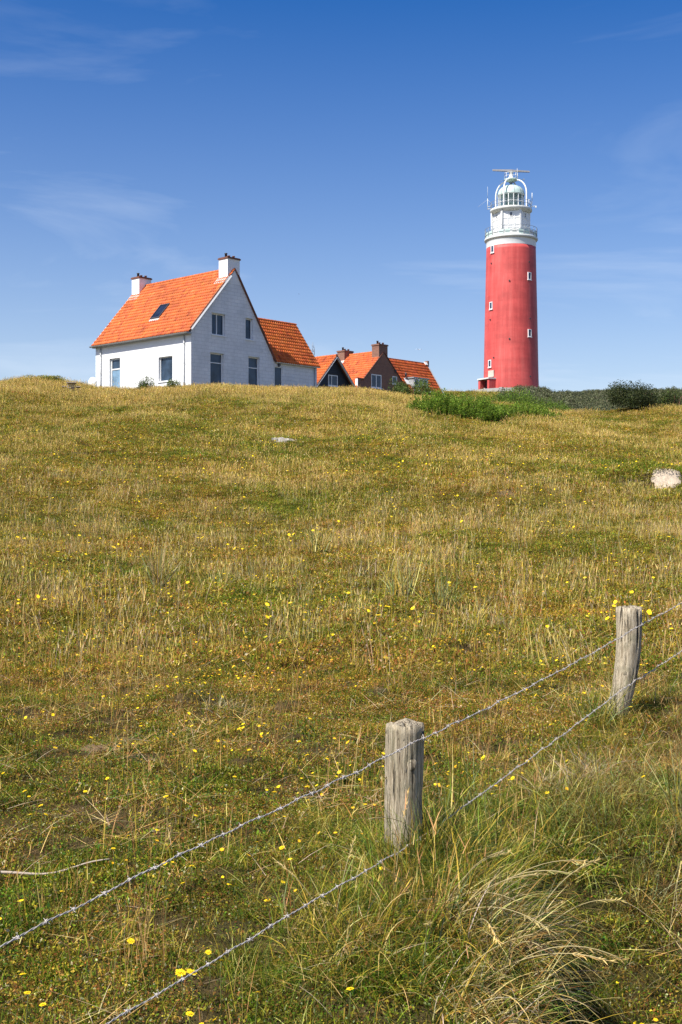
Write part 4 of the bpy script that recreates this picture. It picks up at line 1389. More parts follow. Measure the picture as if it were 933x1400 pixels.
fd = Vector((p2t.x-p1t.x, p2t.y-p1t.y, 0))           # along the fence
off = Vector((0, -.083, 0))
fn = Vector((fd.y, -fd.x, 0)).normalized()           # the side the wire is stapled to
w1a = Vector((p1t.x, p1t.y, 0))+fn*.079; w1a.z = -(1008-700)/F*w1a.y
w1b = Vector((p2t.x, p2t.y, 0))+fn*.078; w1b.z = -(853-700)/F*w1b.y
def on_line(a, px, py):
    """point on the fence's vertical plane through a, seen at the given pixel"""
    sx = (px-466.5)/F
    k = (fd.x*a.y - fd.y*a.x)/(fd.x - fd.y*sx)
    return Vector((sx*k, k, (700-py)/F*k))
def extend(a, b, t, sag=0): return a+(b-a)*t
wl0 = on_line(w1a, -40, 1312)
wr0 = on_line(w1b, 990, 790)
barbed_wire([wl0, on_line(w1a, 250, 1166), w1a, on_line(w1a, 715, 943), w1b, wr0], 'upper barbed wire strand running across both fence posts', 3, .004, [w1a, w1b])
w2 = [on_line(w1a, 60, 1460), on_line(w1a, 145, 1400), on_line(w1a, 430, 1230), on_line(w1a, 553, 1160), on_line(w1a, 690, 1062), on_line(w1b, 850, 943), on_line(w1b, 990, 850)]
barbed_wire(w2, 'lower barbed wire strand sinking into the long grass by the nearest post', 4, .003)
w3 = [on_line(w1b, 820, 1050), on_line(w1b, 905, 978), on_line(w1b, 960, 930)]
barbed_wire(w3, 'third short wire low in the dry grass right of the leaning post', 6, .003)

# stick lying in the turf at the left edge
s0 = ground_px(-12, 1206); s1 = ground_px(150, 1188)
m = MB(); n = 14; pts = []
for i in range(n+1):
    t = i/n; x = s0[0]+(s1[0]-s0[0])*t; y = s0[1]+(s1[1]-s0[1])*t
    pts.append((x, y, hz(x, y)+.035+.006*math.sin(t*9)))
m.tube(pts, [.005*(1-.75*i/n)+.0012 for i in range(n+1)], 7)
b = m.build('dry_stick', M['wood_pale']); tag(b, 'thin pale dry stem lying in the turf at the left edge', 'stick')


# ------------------------------------------------------------------ vegetation
def blades(r, roots, h, w, az, lean, curve, segs, col, tipcol=None, twist=None):
    """flat tapering blades; returns verts, loops, totals, colours"""
    n = len(h)
    dirx = np.cos(az); diry = np.sin(az)
    tw = r.uniform(0, math.pi, n) if twist is None else twist
    wx = np.cos(az+tw); wy = np.sin(az+tw)
    P = np.array(roots, float).copy()
    V = np.zeros((n, segs*2+1, 3)); C = np.zeros((n, segs*2+1, 3))
    tipcol = col if tipcol is None else tipcol
    for k in range(segs+1):
        t = k/segs
        ww = w*(1-t**1.6)*.5*(.75+.25*min(1, t*4))
        if k < segs:
            V[:, 2*k, 0] = P[:, 0]-wx*ww; V[:, 2*k, 1] = P[:, 1]-wy*ww; V[:, 2*k, 2] = P[:, 2]
            V[:, 2*k+1, 0] = P[:, 0]+wx*ww; V[:, 2*k+1, 1] = P[:, 1]+wy*ww; V[:, 2*k+1, 2] = P[:, 2]
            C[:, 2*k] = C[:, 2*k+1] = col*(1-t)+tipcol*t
        else:
            V[:, 2*k] = P; C[:, 2*k] = tipcol
        ang = lean+curve*(t+.5/segs)
        st = h/segs
        P[:, 0] += np.sin(ang)*dirx*st; P[:, 1] += np.sin(ang)*diry*st; P[:, 2] += np.cos(ang)*st
    base = np.arange(n)[:, None]*(segs*2+1)
    loops = []; 
    quad = np.array([[2*k, 2*k+1, 2*k+3, 2*k+2] for k in range(segs-1)]).reshape(-1)
    tri = np.array([2*(segs-1), 2*(segs-1)+1, 2*segs])
    fl = np.concatenate([quad, tri]).astype(int)
    loops = (base+fl[None, :]).ravel()
    tot = np.tile(np.array([4]*(segs-1)+[3]), n)
    return V.reshape(-1, 3), loops, tot, C.reshape(-1, 3)


def join(parts):
    V = []; Lp = []; T = []; C = []; o = 0
    for v, l, t, c in parts:
        V.append(v); Lp.append(np.asarray(l)+o); T.append(t); C.append(c); o += len(v)
    return np.concatenate(V), np.concatenate(Lp), np.concatenate(T), np.concatenate(C)


def pick(r, n, cols, p, jit=.28):
    cols = np.array(cols); idx = r.choice(len(cols), n, p=np.array(p)/sum(p))
    return np.clip(cols[idx]*(1+r.normal(0, jit, (n, 1)))*(1+r.normal(0, .06, (n, 3))), .008, .9)


def leaf_quads(r, pos, size, nrm_out, col, aspect=.55):
    """small folded leaves at pos"""
    n = len(pos)
    d = r.normal(0, 1, (n, 3)) + nrm_out*.9
    d /= np.linalg.norm(d, axis=1)[:, None]
    e = np.cross(d, r.normal(0, 1, (n, 3))); e /= np.linalg.norm(e, axis=1)[:, None]
    f = np.cross(d, e)
    s = size[:, None]
    V = np.stack([pos-e*s, pos+f*s*aspect+d*s*.15, pos+e*s, pos-f*s*aspect+d*s*.15], 1)
    loops = (np.arange(n)[:, None]*4+np.array([0, 1, 2, 3])[None, :]).ravel()
    return V.reshape(-1, 3), loops, np.full(n, 4), np.repeat(col, 4, 0)


PROTO = bpy.data.collections.new('grass_kinds')      # source meshes for the uncountable grass


def proto(name, parts, mat):
    v, l, t, c = join(parts)
    me = fast_mesh(name, v, l, t, c); me.materials.append(mat)
    o = bpy.data.objects.new(name, me); PROTO.objects.link(o)
    return o


def disc(r, n, rad): 
    a = r.uniform(0, 6.283, n); q = rad*np.sqrt(r.uniform(0, 1, n))
    return np.stack([q*np.cos(a), q*np.sin(a), np.full(n, -.01)], 1)


def turf_proto(name, seed, n, rad, hmin, hmax, w, cols, p, lean=.5, curve=.9, segs=3, extra=True):
    r = np.random.default_rng(seed)
    h = r.uniform(hmin, hmax, n)*r.uniform(.6, 1, n)
    c = pick(r, n, cols, p)
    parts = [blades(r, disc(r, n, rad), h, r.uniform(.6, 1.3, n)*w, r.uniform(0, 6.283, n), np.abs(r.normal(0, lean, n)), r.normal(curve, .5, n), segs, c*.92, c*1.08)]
    if extra:   # small leaves and litter near the soil
        k = n
        pos = disc(r, k, rad); pos[:, 2] = r.uniform(.0, hmin*.7, k)
        parts.append(leaf_quads(r, pos, r.uniform(.6, 1.5, k)*w*1.5, np.tile([0, 0, 1.0], (k, 1)), pick(r, k, [GREEN, OLIVE, BROWN, GOLD, GREY, np.array([.34,.12,.04])], [3, 3, 3, 2, 1.2, 1.6])))
    return proto(name, parts, M['turf'])


def stalk_proto(name, seed, n, rad, hmin, hmax, w, cols, p, head=True, lean=.16):
    r = np.random.default_rng(seed)
    h = r.uniform(hmin, hmax, n); c = pick(r, n, cols, p)
    az = r.uniform(0, 6.283, n); ln_ = np.abs(r.normal(0, lean, n)); cu = np.abs(r.normal(.12, .18, n))
    rt = disc(r, n, rad)
    parts = [blades(r, rt, h, np.full(n, w), az, ln_, cu, 3, c, c)]
    if head:
        k = n; ang = ln_+cu*.75
        top = rt+np.stack([np.sin(ang)*np.cos(az)*h*.80, np.sin(ang)*np.sin(az)*h*.80, np.cos(ang)*h*.82], 1)
        parts.append(blades(r, top, h*r.uniform(.16, .3, k), np.full(k, w*1.9), az, ang, cu*.5, 2, c*1.05, c*1.1))
    return proto(name, parts, M['stalk'])


TURF_COLS = [GREEN, OLIVE, GOLD, BROWN, STRAW]
kinds = {}
def reg(key, o):
    kinds.setdefault(key, []).append(o.name)

# near turf (names sort alphabetically: the index used by the node tree)
for i in range(5): reg('near', turf_proto('a%02d_near_turf' % i, 100+i, 150, .10, .015, .050, .0030, TURF_COLS+[DEEP, np.array([.17,.075,.022])], [3.2, 2.6, 1.6, 2.6, .9, 2.6, 2.2], .7, .9))
for i in range(3): reg('green', turf_proto('b%02d_green_turf' % i, 120+i, 130, .10, .025, .085, .0034, TURF_COLS+[DEEP], [6, 3, 1, .5, .3, 3], .5, .8))
for i in range(3): reg('dry', turf_proto('c%02d_dry_turf' % i, 140+i, 130, .10, .012, .045, .0028, TURF_COLS+[GREY, PINK, np.array([.17,.075,.022])], [.8, 1.5, 1.6, 4, 1.0, 1.0, 1.3, 3], .9, 1.0))
for i in range(3): reg('stalk', stalk_proto('d%02d_stalks' % i, 160+i, 14, .10, .10, .26, .0017, [STRAW, PINK, BROWN, GOLD], [2, 3, 2, 1]))
for i in range(3): reg('long', turf_proto('e%02d_long_grass' % i, 180+i, 80, .09, .14, .32, .0028, [GREEN, OLIVE, GOLD, STRAW, BROWN, DEEP], [4, 3, 2.4, 1.4, 1, 3.5], .45, 1.5, 6, False))
for i in range(2): 
    r = np.random.default_rng(200+i); n = 26
    c = pick(r, n, [STRAW, GREY, PINK, BROWN], [2, 2, 2, 1.5])
    reg('litter', proto('f%02d_litter' % i, [blades(r, disc(r, n, .16)+np.array([0, 0, .035]), r.uniform(.08, .24, n), np.full(n, .0028), r.uniform(0, 6.28, n), r.uniform(1.1, 1.5, n), r.uniform(0, .35, n), 3, c)], M['stalk']))
for i in range(2):
    r = np.random.default_rng(210+i); n = 60
    pos = disc(r, n, .09); pos[:, 2] = r.uniform(.005, .05, n)
    reg('herb', proto('g%02d_herb' % i, [leaf_quads(r, pos, r.uniform(.004, .009, n), np.tile([0, 0, 1.2], (n, 1)), pick(r, n, [np.array([.075,.135,.022]), GREEN, DEEP], [3, 3, 1]))], M['turf']))
for i in range(3): reg('drylong', turf_proto('gd%02d_dry_long_grass' % i, 190+i, 60, .10, .12, .32, .0032, [STRAW, GREY, BROWN, PINK, OLIVE, np.array([.15,.07,.03])], [2.6, 2.2, 3, 3, 1.5, 3], .6, 1.5, 6, False))
# farther turf: taller, coarser clumps
for i in range(4): reg('mid', turf_proto('h%02d_mid_turf' % i, 220+i, 130, .20, .025, .085, .0065, TURF_COLS, [4, 3.6, 2.4, 1.5, .9], .6, .8, 2))
for i in range(3): reg('midstalk', stalk_proto('i%02d_mid_stalks' % i, 240+i, 24, .20, .12, .30, .0032, [STRAW, PINK, GREY, GOLD], [4, 1.6, 1.4, 1.4]))
for i in range(4): reg('far', turf_proto('j%02d_far_turf' % i, 260+i, 130, .42, .05, .15, .014, TURF_COLS, [3.6, 3.8, 2.6, 1.2, 1.1], .5, .7, 2))
for i in range(3): reg('farstalk', stalk_proto('k%02d_far_stalks' % i, 280+i, 36, .45, .14, .32, .0085, [STRAW, PINK, GOLD, OLIVE], [3, 2.4, 1.8, .8]))
for i in range(3): reg('fargreen', turf_proto('l%02d_far_green' % i, 300+i, 120, .40, .06, .17, .015, TURF_COLS, [5, 4, 1.2, .6, .3], .35, .7, 2))


def bush_parts(r, rx, ry, rz, nleaf, size, cols, p, lobes=9, flat=.0):
    """leaves spread in several uneven lobes"""
    parts = []
    cs = []
    for k in range(lobes):
        a = r.uniform(0, 6.283); q = math.sqrt(r.uniform(0, 1))*.62
        cs.append((rx*q*math.cos(a), ry*q*math.sin(a), rz*r.uniform(.30, .72), r.uniform(.34, .60)))
    per = nleaf//lobes
    for (x, y, z, s) in cs:
        d = r.normal(0, 1, (per, 3)); d /= np.linalg.norm(d, axis=1)[:, None]
        rad = r.uniform(.55, 1.08, per)[:, None]
        pos = np.array([x, y, z])+d*rad*np.array([rx, ry, rz])*s
        pos[:, 2] = np.maximum(pos[:, 2], r.uniform(.0, .25, per)*rz)
        tone = r.normal(1, .14)
        parts.append(leaf_quads(r, pos, r.uniform(.6, 1.3, per)*size, d, pick(r, per, cols, p)*tone))
    return parts


SCRUB = [np.array([.135,.150,.066]), np.array([.17,.18,.090]), np.array([.085,.100,.038]), np.array([.21,.205,.12])]
for i in range(4):
    r = np.random.default_rng(320+i)
    reg('scrub', proto('m%02d_scrub' % i, bush_parts(r, .95, .95, 1.0, 700, .075, SCRUB, [3, 3, 2, 1.2], 6), M['leaf']))
ORDER = sorted(o.name for o in PROTO.objects)
IDX = {k: [ORDER.index(n) for n in v] for k, v in kinds.items()}


def instancer_tree():
    nt = bpy.data.node_groups.new('grass_spread', 'GeometryNodeTree')
    nt.interface.new_socket('Geometry', in_out='INPUT', socket_type='NodeSocketGeometry')
    nt.interface.new_socket('Geometry', in_out='OUTPUT', socket_type='NodeSocketGeometry')
    i = nt.nodes.new('NodeGroupInput'); o = nt.nodes.new('NodeGroupOutput')
    ci = nt.nodes.new('GeometryNodeCollectionInfo'); ci.inputs['Collection'].default_value = PROTO
    ci.inputs['Separate Children'].default_value = True; ci.inputs['Reset Children'].default_value = True
    ip = nt.nodes.new('GeometryNodeInstanceOnPoints'); ip.inputs['Pick Instance'].default_value = True
    def na(name, typ):
        n = nt.nodes.new('GeometryNodeInputNamedAttribute'); n.data_type = typ; n.inputs['Name'].default_value = name
        return n.outputs['Attribute']
    m2p = nt.nodes.new('GeometryNodeMeshToPoints')
    nt.links.new(i.outputs[0], m2p.inputs[0])
    nt.links.new(m2p.outputs[0], ip.inputs['Points'])
    nt.links.new(ci.outputs[0], ip.inputs['Instance'])
    nt.links.new(na('pick', 'INT'), ip.inputs['Instance Index'])
    e2r = nt.nodes.new('FunctionNodeEulerToRotation')
    nt.links.new(na('rot', 'FLOAT_VECTOR'), e2r.inputs[0])
    nt.links.new(e2r.outputs[0], ip.inputs['Rotation'])
    nt.links.new(na('scl', 'FLOAT_VECTOR'), ip.inputs['Scale'])
    nt.links.new(ip.outputs[0], o.inputs[0])
    return nt


GTREE = instancer_tree()


def spread(name, P, pickidx, rot, scl, label, cat):
    me = bpy.data.meshes.new(name)
    me.vertices.add(len(P)); me.vertices.foreach_set('co', np.asarray(P, np.float32).ravel())
    a = me.attributes.new('pick', 'INT', 'POINT'); a.data.foreach_set('value', np.asarray(pickidx, np.int32))
    a = me.attributes.new('rot', 'FLOAT_VECTOR', 'POINT'); a.data.foreach_set('vector', np.asarray(rot, np.float32).ravel())
    a = me.attributes.new('scl', 'FLOAT_VECTOR', 'POINT'); a.data.foreach_set('vector', np.asarray(scl, np.float32).ravel())
    me.update()
    o = bpy.data.objects.new(name, me); COL.objects.link(o)
    md = o.modifiers.new('spread', 'NODES'); md.node_group = GTREE
    tag(o, label, cat, None, 'stuff')
    return o


def wedge(y0, y1, dens, half=.36, marg=.8):
    """random ground points between two distances, a bit wider than the view"""
    area = half*(y1*y1-y0*y0)+2*marg*(y1-y0)
    n = int(area*dens)
    y = []
    while len(y) < n:
        q = rng.uniform(y0, y1, n*2); keep = rng.uniform(0, half*y1+marg, n*2) < half*q+marg
        y += list(q[keep])
    y = np.array(y[:n]); x = rng.uniform(-1, 1, n)*(half*y+marg)
    return x, y


def keepout(x, y):
    k = np.ones(len(x), bool)
    k &= ((x-SAND[0])/.24)**2+((y-SAND[1]+.02)/.25)**2 > 1
    k &= ((x-BARE[0])/.24)**2+((y-BARE[1])/.24)**2 > 1
    k &= ((x-BARE2[0])/.10)**2+((y-BARE2[1])/.08)**2 > 1
    k &= ~((np.abs(x-sx_) < wx*.5) & (np.abs(y-sy_+.05) < .34))
    # inside the white house
    ux, uy = math.cos(ROT), math.sin(ROT)
    du = (x-house.location.x)*ux+(y-house.location.y)*uy; dv = -(x-house.location.x)*uy+(y-house.location.y)*ux
    k &= ~((du > -.15) & (du < 12.4) & (dv > -.1) & (dv < 11))
    return k


def finish(name, x, y, keyarr, smin, smax, label, cat, zs=None, tilt=.12):
    k = keepout(x, y); x, y = x[k], y[k]; keyarr = keyarr[k]
    z = H(x, y)
    pk = np.array([IDX[q][int(rng.integers(len(IDX[q])))] for q in keyarr])
    n = len(x)
    rot = np.stack([rng.normal(0, tilt, n), rng.normal(0, tilt, n), rng.uniform(0, 6.283, n)], 1)
    s = rng.uniform(smin, smax, n)
    if zs is not None: s = s*zs(x, y)
    scl = np.stack([s, s, s*rng.uniform(.8, 1.25, n)], 1)
    return spread(name, np.stack([x, y, z], 1), pk, rot, scl, label, cat)


def choose(x, y, table):
    """table: list of (key, weight array)"""
    W = np.stack([w*np.ones(len(x)) for _, w in table], 1); W = np.clip(W, 0, None); W /= W.sum(1)[:, None]
    u = rng.uniform(0, 1, len(x)); idx = (np.cumsum(W, 1) < u[:, None]).sum(1)
    keys = np.array([k for k, _ in table]); return keys[np.clip(idx, 0, len(keys)-1)]


def patchy(x, y, lam, i0): return np.clip(.5+.5*waves(x, y, lam, i0), 0, 1)


# nearest turf
x, y = wedge(1.6, 9.5, 290)
g1 = patchy(x, y, 1.3, 2)*.6+patchy(x, y, .5, 30)*.4
hole = rng.uniform(0, 1, len(x)) < np.clip(1.25-1.0*patchy(x, y, .42, 55), .62, 1); x, y, g1 = x[hole], y[hole], g1[hole]
pit = (x > .155*y+.0) & (x < .155*y+.15) & (y > 3.2) & (y < 4.55); x, y, g1 = x[~pit], y[~pit], g1[~pit]
fence_t = ((x-p1b.x)*fd.x+(y-p1b.y)*fd.y)/fd.length
fence_n = ((x-p1b.x)*fd.y-(y-p1b.y)*fd.x)/fd.length     # > 0 on the right of the fence
rightdry = sstep(.45, 1.2, fence_n)
keys = choose(x, y, [('near', 1.6), ('green', 2.2*g1**2*(1-.6*rightdry)), ('dry', 2.2*(1-g1)**1.5+1.6*rightdry), ('herb', .30*g1), ('stalk', .06+.28*(patchy(x, y, 1.1, 44) > .64)), ('litter', .12+.35*rightdry)])
finish('turf_grass', x, y, keys, .75, 1.35, 'short mossy turf in the foreground around the fence', 'grass')
# long grass along the fence
def fence_points(n, spread_, t0, t1):
    t = rng.uniform(t0, t1, n); s = rng.normal(.06, spread_, n)
    fx, fy = fd.x/fd.length, fd.y/fd.length
    return p1b.x+fx*t+fy*s, p1b.y+fy*t-fx*s
x1, y1 = fence_points(260, .16, -1.0, 4.2)
x2 = rng.normal(.36, .30, 90); y2 = rng.normal(3.75, .40, 90)
x3 = rng.normal(.05, .30, 90); y3 = rng.normal(4.7, .5, 90)
x4 = rng.normal(1.1, .35, 80); y4 = rng.normal(5.3, .5, 80)
x = np.concatenate([x1, x2, x3, x4]); y = np.concatenate([y1, y2, y3, y4])
hol = ((x-.74)/.13)**2+((y-4.25)/.26)**2 > 1
x, y = x[hol], y[hol]; k = y > 2.9; x, y = x[k], y[k]
finish('long_grass', x, y, np.array(['long']*len(x)), .40, .75, 'long grass growing thick along the fence line', 'grass', tilt=.3)
x1 = rng.uniform(.28, .66, 130); y1 = rng.uniform(3.9, 4.75, 130)
finish('long_grass', x1, y1, np.array(['long']*130), .5, .85, 'matted green grass on the bank right of the nearest post', 'grass', tilt=.4)
x1 = np.concatenate([rng.normal(1.15, .22, 90), rng.normal(1.75, .35, 170), rng.normal(2.1, .4, 90)]); y1 = np.concatenate([rng.normal(5.1, .4, 90), rng.normal(6.1, .55, 170), rng.normal(7.2, .5, 90)])
k = ((x1-p1b.x)*fd.y-(y1-p1b.y)*fd.x)/fd.length > .12; x1, y1 = x1[k], y1[k]
finish('dry_long_grass', x1, y1, np.array(['drylong']*len(x1)), .5, 1.0, 'tangled brown and grey dry grass on the right of the fence', 'grass', tilt=.35)
# middle slope
x, y = wedge(9, 27, 100)
g1 = patchy(x, y, 3.2, 7)*.55+patchy(x, y, 1.1, 19)*.45
st = patchy(x, y, 2.4, 50)
keys = choose(x, y, [('mid', 2.4), ('green', .5), ('midstalk', .08+.38*(st > .62)*(1-g1*.5)), ('herb', .18*g1), ('near', .3), ('litter', .06)])
finish('turf_grass', x, y, keys, .8, 1.35, 'rough olive turf on the middle of the slope', 'grass')
x, y = wedge(9, 30, 12)
g1 = patchy(x, y, 2.2, 7)
k = g1 > .5; x, y = x[k], y[k]
finish('turf_grass', x, y, np.array(['green']*len(x)), .9, 1.5, 'greener patches of turf on the middle of the slope', 'grass')
# far slope to the crest
x, y = wedge(25, 81, 26, .36, 2)
st = patchy(x, y, 9, 12)*.6+patchy(x, y, 3.2, 5)*.4
crest = sstep(60, 76, y)*(x < 6)
keys = choose(x, y, [('far', 2.6), ('farstalk', .12+.45*(st > .58)+3.0*crest), ('fargreen', .35+1.6*(st < .45)*(1-crest))])
finish('turf_grass', x, y, keys, .75, 1.25, 'dry grass on the upper slope and crest in front of the houses', 'grass', zs=lambda x, y: .72+.28*sstep(25, 60, y))
# around the houses and the foot of the lighthouse
x, y = wedge(80, 200, 1.8, .36, 3)
t = x/y; k = (t > .01) | (y < 100); x, y = x[k], y[k]; t = x/y
k = ~((np.hypot(x-LX, y-LD) < 12) | (t > .172)); x, y = x[k], y[k]
keys = choose(x, y, [('far', 2), ('farstalk', .6), ('fargreen', 2.4)])
finish('turf_grass', x, y, keys, 1.5, 2.4, 'grass on the plateau behind the crest and below the lighthouse', 'grass')
# grey-green scrub on the far dunes
x, y = wedge(118, 300, 1.0, .42, 3)
t = x/y; k = (t > .150+.012*waves(x, y, 20, 8)) & (np.hypot(x-LX, y-LD) > 13); x, y = x[k], y[k]
finish('dune_scrub', x, y, np.array(['scrub']*len(x)), .6, 1.25, 'grey-green scrub covering the far dune right of the lighthouse', 'scrub', tilt=.1)

# ---- bushes and tall green plants one can tell apart
def bush(name, px, depth, rx, ry, rz, nleaf, size, cols, p, label, cat, seed, lobes=9, base_py=None, sink=.1):
    r = np.random.default_rng(seed)
    X = (px-466.5)/F*depth
    z = hz(X, depth)-sink
    e = empty(name, (X, depth, z))
    tag(e, label, cat)
    v, l, t, c = join(bush_parts(r, rx, ry, rz, nleaf, size, cols, p, lobes))
    link('foliage', fast_mesh('foliage', v, l, t, c), M['leaf'], e)
    m = MB()
    for k in range(9):
        a = r.uniform(0, 6.28); q = r.uniform(.2, .7)
        m.tube([(0.1*math.cos(a), .1*math.sin(a), -.1), (rx*q*.5*math.cos(a), ry*q*.5*math.sin(a), rz*.35), (rx*q*math.cos(a), ry*q*math.sin(a), rz*r.uniform(.6, .85))], [.03*rz, .02*rz, .006*rz], 5)
    m.build('branches', M['brown_verge'], e)
    return e


DK = [np.array([.045,.062,.018]), np.array([.068,.090,.026]), np.array([.095,.105,.032]), np.array([.030,.044,.014])]
MG = [np.array([.115,.170,.030]), np.array([.155,.215,.040]), np.array([.085,.130,.024]), np.array([.23,.235,.055])]
bush('dark_bush', 866, 77, 1.95, 1.4, 1.72, 12000, .050, DK, [3, 3, 2, 2], 'large dark green bush on the right skyline before the scrub dune', 'bush', 51, 14)
bush('dark_bush', 922, 84, 1.5, 1.2, 1.95, 4500, .055, DK[1:]+MG[:1], [3, 3, 1, 2], 'smaller dark bush at the right edge behind the large bush', 'bush', 52, 9)
bush('green_bush', 567, 79, 1.15, .9, 1.55, 5200, .045, MG, [3, 3, 2, 1], 'round light green bush in front of the brick house wing', 'bush', 53, 9)
bush('green_bush', 541, 80, .75, .7, 1.40, 3600, .042, [MG[0], MG[2], DK[2]], [3, 2, 2], 'darker green bush hiding the foot of the brick gable', 'bush', 54, 7)
bush('green_bush', 598, 82, 1.2, .9, 1.25, 3000, .045, MG, [3, 2, 2, 2], 'low green bush at the foot of the orange wing roof', 'bush', 55, 7)
bush('low_shrub', 202, 75, .85, .6, 1.0, 3000, .040, [MG[2], DK[2], MG[0]], [3, 2, 2], 'low dark green shrub in dry grass below the white side wall', 'shrub', 56, 7)
bush('low_shrub', 236, 75, .55, .5, .8, 1600, .040, [MG[2], MG[3], MG[0]], [3, 1, 2], 'small olive shrub right of the low shrub under the white house', 'shrub', 57, 5)
bush('low_shrub', 60, 77, 1.5, .8, .60, 2600, .045, [MG[3], MG[0], OLIVE], [3, 2, 3], 'low olive shrub on the left skyline above the picnic table', 'shrub', 58, 8)


def tall_plants(name, px0, px1, d0, d1,  n, hmin, hmax, label, seed, cols, p, shape=None):
    """a stand of tall leafy stems: one thing with stems and leaves"""
    r = np.random.default_rng(seed)
    cx = ((px0+px1)/2-466.5)/F*(d0+d1)/2; cy = (d0+d1)/2; cz = hz(cx, cy)
    e = empty(name, (cx, cy, cz)); tag(e, label, 'tall plants', 'stands of tall green plants')
    ps = []; stem = []
    hx = (px1-px0)/2/F*cy; hy = (d1-d0)/2
    for k in range(n):
        a = r.uniform(0, 6.283); q = math.sqrt(r.uniform(0, 1))
        x = cx+hx*q*math.cos(a)*(1+.15*math.sin(5*a)); y = cy+hy*q*math.sin(a)
        h = r.uniform(hmin, hmax)*(1-.55*q**3)*(.92+.12*math.sin(x*2.1+seed)+.08*math.sin(x*5.3))
        z = hz(x, y)
        tilt = r.normal(0, .12, 2)
        m_ = int(22*h/hmax)+8
        t = r.uniform(.12, 1, m_)
        base = np.array([x-cx, y-cy, z-cz])
        ax = np.stack([tilt[0]*t*h, tilt[1]*t*h, t*h], 1)
        ang = r.uniform(0, 6.283, m_); ln_ = r.uniform(.07, .16, m_)
        pos = base+ax
        c = pick(r, m_, cols, p)*r.normal(1, .12)
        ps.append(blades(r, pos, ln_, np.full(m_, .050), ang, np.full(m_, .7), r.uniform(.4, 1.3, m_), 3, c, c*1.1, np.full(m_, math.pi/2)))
        stem.append(blades(r, base[None, :]-np.array([[0, 0, .1]]), np.array([h+.1]), np.array([.022]), np.array([math.atan2(tilt[1], tilt[0])]), np.array([np.hypot(*tilt)]), np.array([0.0]), 3, np.array([[.09,.11,.03]])))
    v, l, t, c = join(ps); link('leaves', fast_mesh('leaves', v, l, t, c), M['leaf'], e)
    v, l, t, c = join(stem); link('stems', fast_mesh('stems', v, l, t, c), M['leaf'], e)
    return e


BG = [np.array([.17,.28,.030]), np.array([.24,.35,.040]), np.array([.11,.19,.022]), np.array([.33,.39,.055])]
tall_plants('green_thicket', 562, 690, 60, 66, 1300, .85, 1.40, 'dense bright green thicket of tall plants on the slope below the lighthouse', 61, BG, [3, 3, 2, 1])
tall_plants('green_thicket', 640, 768, 64, 69, 800, .55, .95, 'lower yellowish green thicket to the right of the tall bright one', 62, BG+[np.array([.17,.18,.045])], [3, 3, 1, 2, 2])
tall_plants('green_thicket', 645, 790, 83, 90, 900, 1.2, 1.9, 'green thicket on the rise right at the lighthouse foot', 63, BG[:3]+MG[:2], [2, 2, 2, 2, 2])
tall_plants('green_thicket', 575, 655, 80, 86, 420, .9, 1.5, 'thin green thicket between the orange wing and the lighthouse', 64, BG[:3]+MG[:2], [2, 2, 2, 2, 2])


# ---- single tufts
def tuft(name, px, py, nb, hmin, hmax, rad, w, cols, p, lean, curve, label, seed, az=None, azs=1.0, segs=7, heads=0, pos=None, cat='grass tuft', sink=0.0):
    r = np.random.default_rng(seed)
    X, Y = pos if pos else ground_px(px, py)
    e = empty(name, (X, Y, hz(X, Y)-sink)); tag(e, label, cat)
    a = r.uniform(0, 6.283, nb) if az is None else r.normal(az, azs, nb)
    h = r.uniform(hmin, hmax, nb)*r.uniform(.65, 1, nb)
    c = pick(r, nb, cols, p, .36)
    rt = disc(r, nb, rad)
    rt[:, 2] = H(X+rt[:, 0], Y+rt[:, 1])-hz(X, Y)+sink-.015
    la = np.abs(r.normal(lean, .30, nb)); cu = r.normal(curve, .60, nb)
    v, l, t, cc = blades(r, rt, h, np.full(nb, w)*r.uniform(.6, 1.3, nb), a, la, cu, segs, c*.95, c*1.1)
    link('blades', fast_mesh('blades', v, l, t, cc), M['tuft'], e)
    if heads:
        for k in range(heads):
            hh = hmax*r.uniform(.85, 1.2); aa = r.uniform(0, 6.283) if az is None else r.normal(az, azs)
            b0 = rt[r.integers(nb)]; l0 = abs(r.normal(lean*.7, .15)); c0 = abs(r.normal(curve*.8, .3))
            P = Vector(b0); pts = [P.copy()]; n = 14
            for i in range(n):
                ang = l0+c0*i/n; P = P+Vector((math.sin(ang)*math.cos(aa), math.sin(ang)*math.sin(aa), math.cos(ang)))*hh/n; pts.append(P.copy())
            cst = pick(r, 1, [STRAW], [1])[0]
            m = MB(); m.tube(pts, w*.30, 4); s_ = m.build('stalk', M['flower_stalk'], e)
            # a spike of small overlapping spikelets along the last part of the stalk
            d = (pts[-1]-pts[-3]).normalized(); ps = []
            nS = 26
            pos_ = np.array([(pts[-4]+(pts[-1]-pts[-4])*(i/nS)*1.15)[:] for i in range(nS)])
            up_ = d[:]
            az_ = r.uniform(0, 6.283, nS)
            tl = math.acos(max(-1, min(1, d.z))); da = math.atan2(d.y, d.x)
            v, l, t, cc = blades(r, pos_, np.full(nS, w*5), np.full(nS, w*1.3), np.full(nS, da)+r.normal(0, .5, nS), np.full(nS, tl)+r.normal(0, .28, nS), np.zeros(nS), 2, np.tile(cst, (nS, 1)))
            link('seed_head', fast_mesh('seed_head', v, l, t, cc), M['tuft'], s_)
    return e


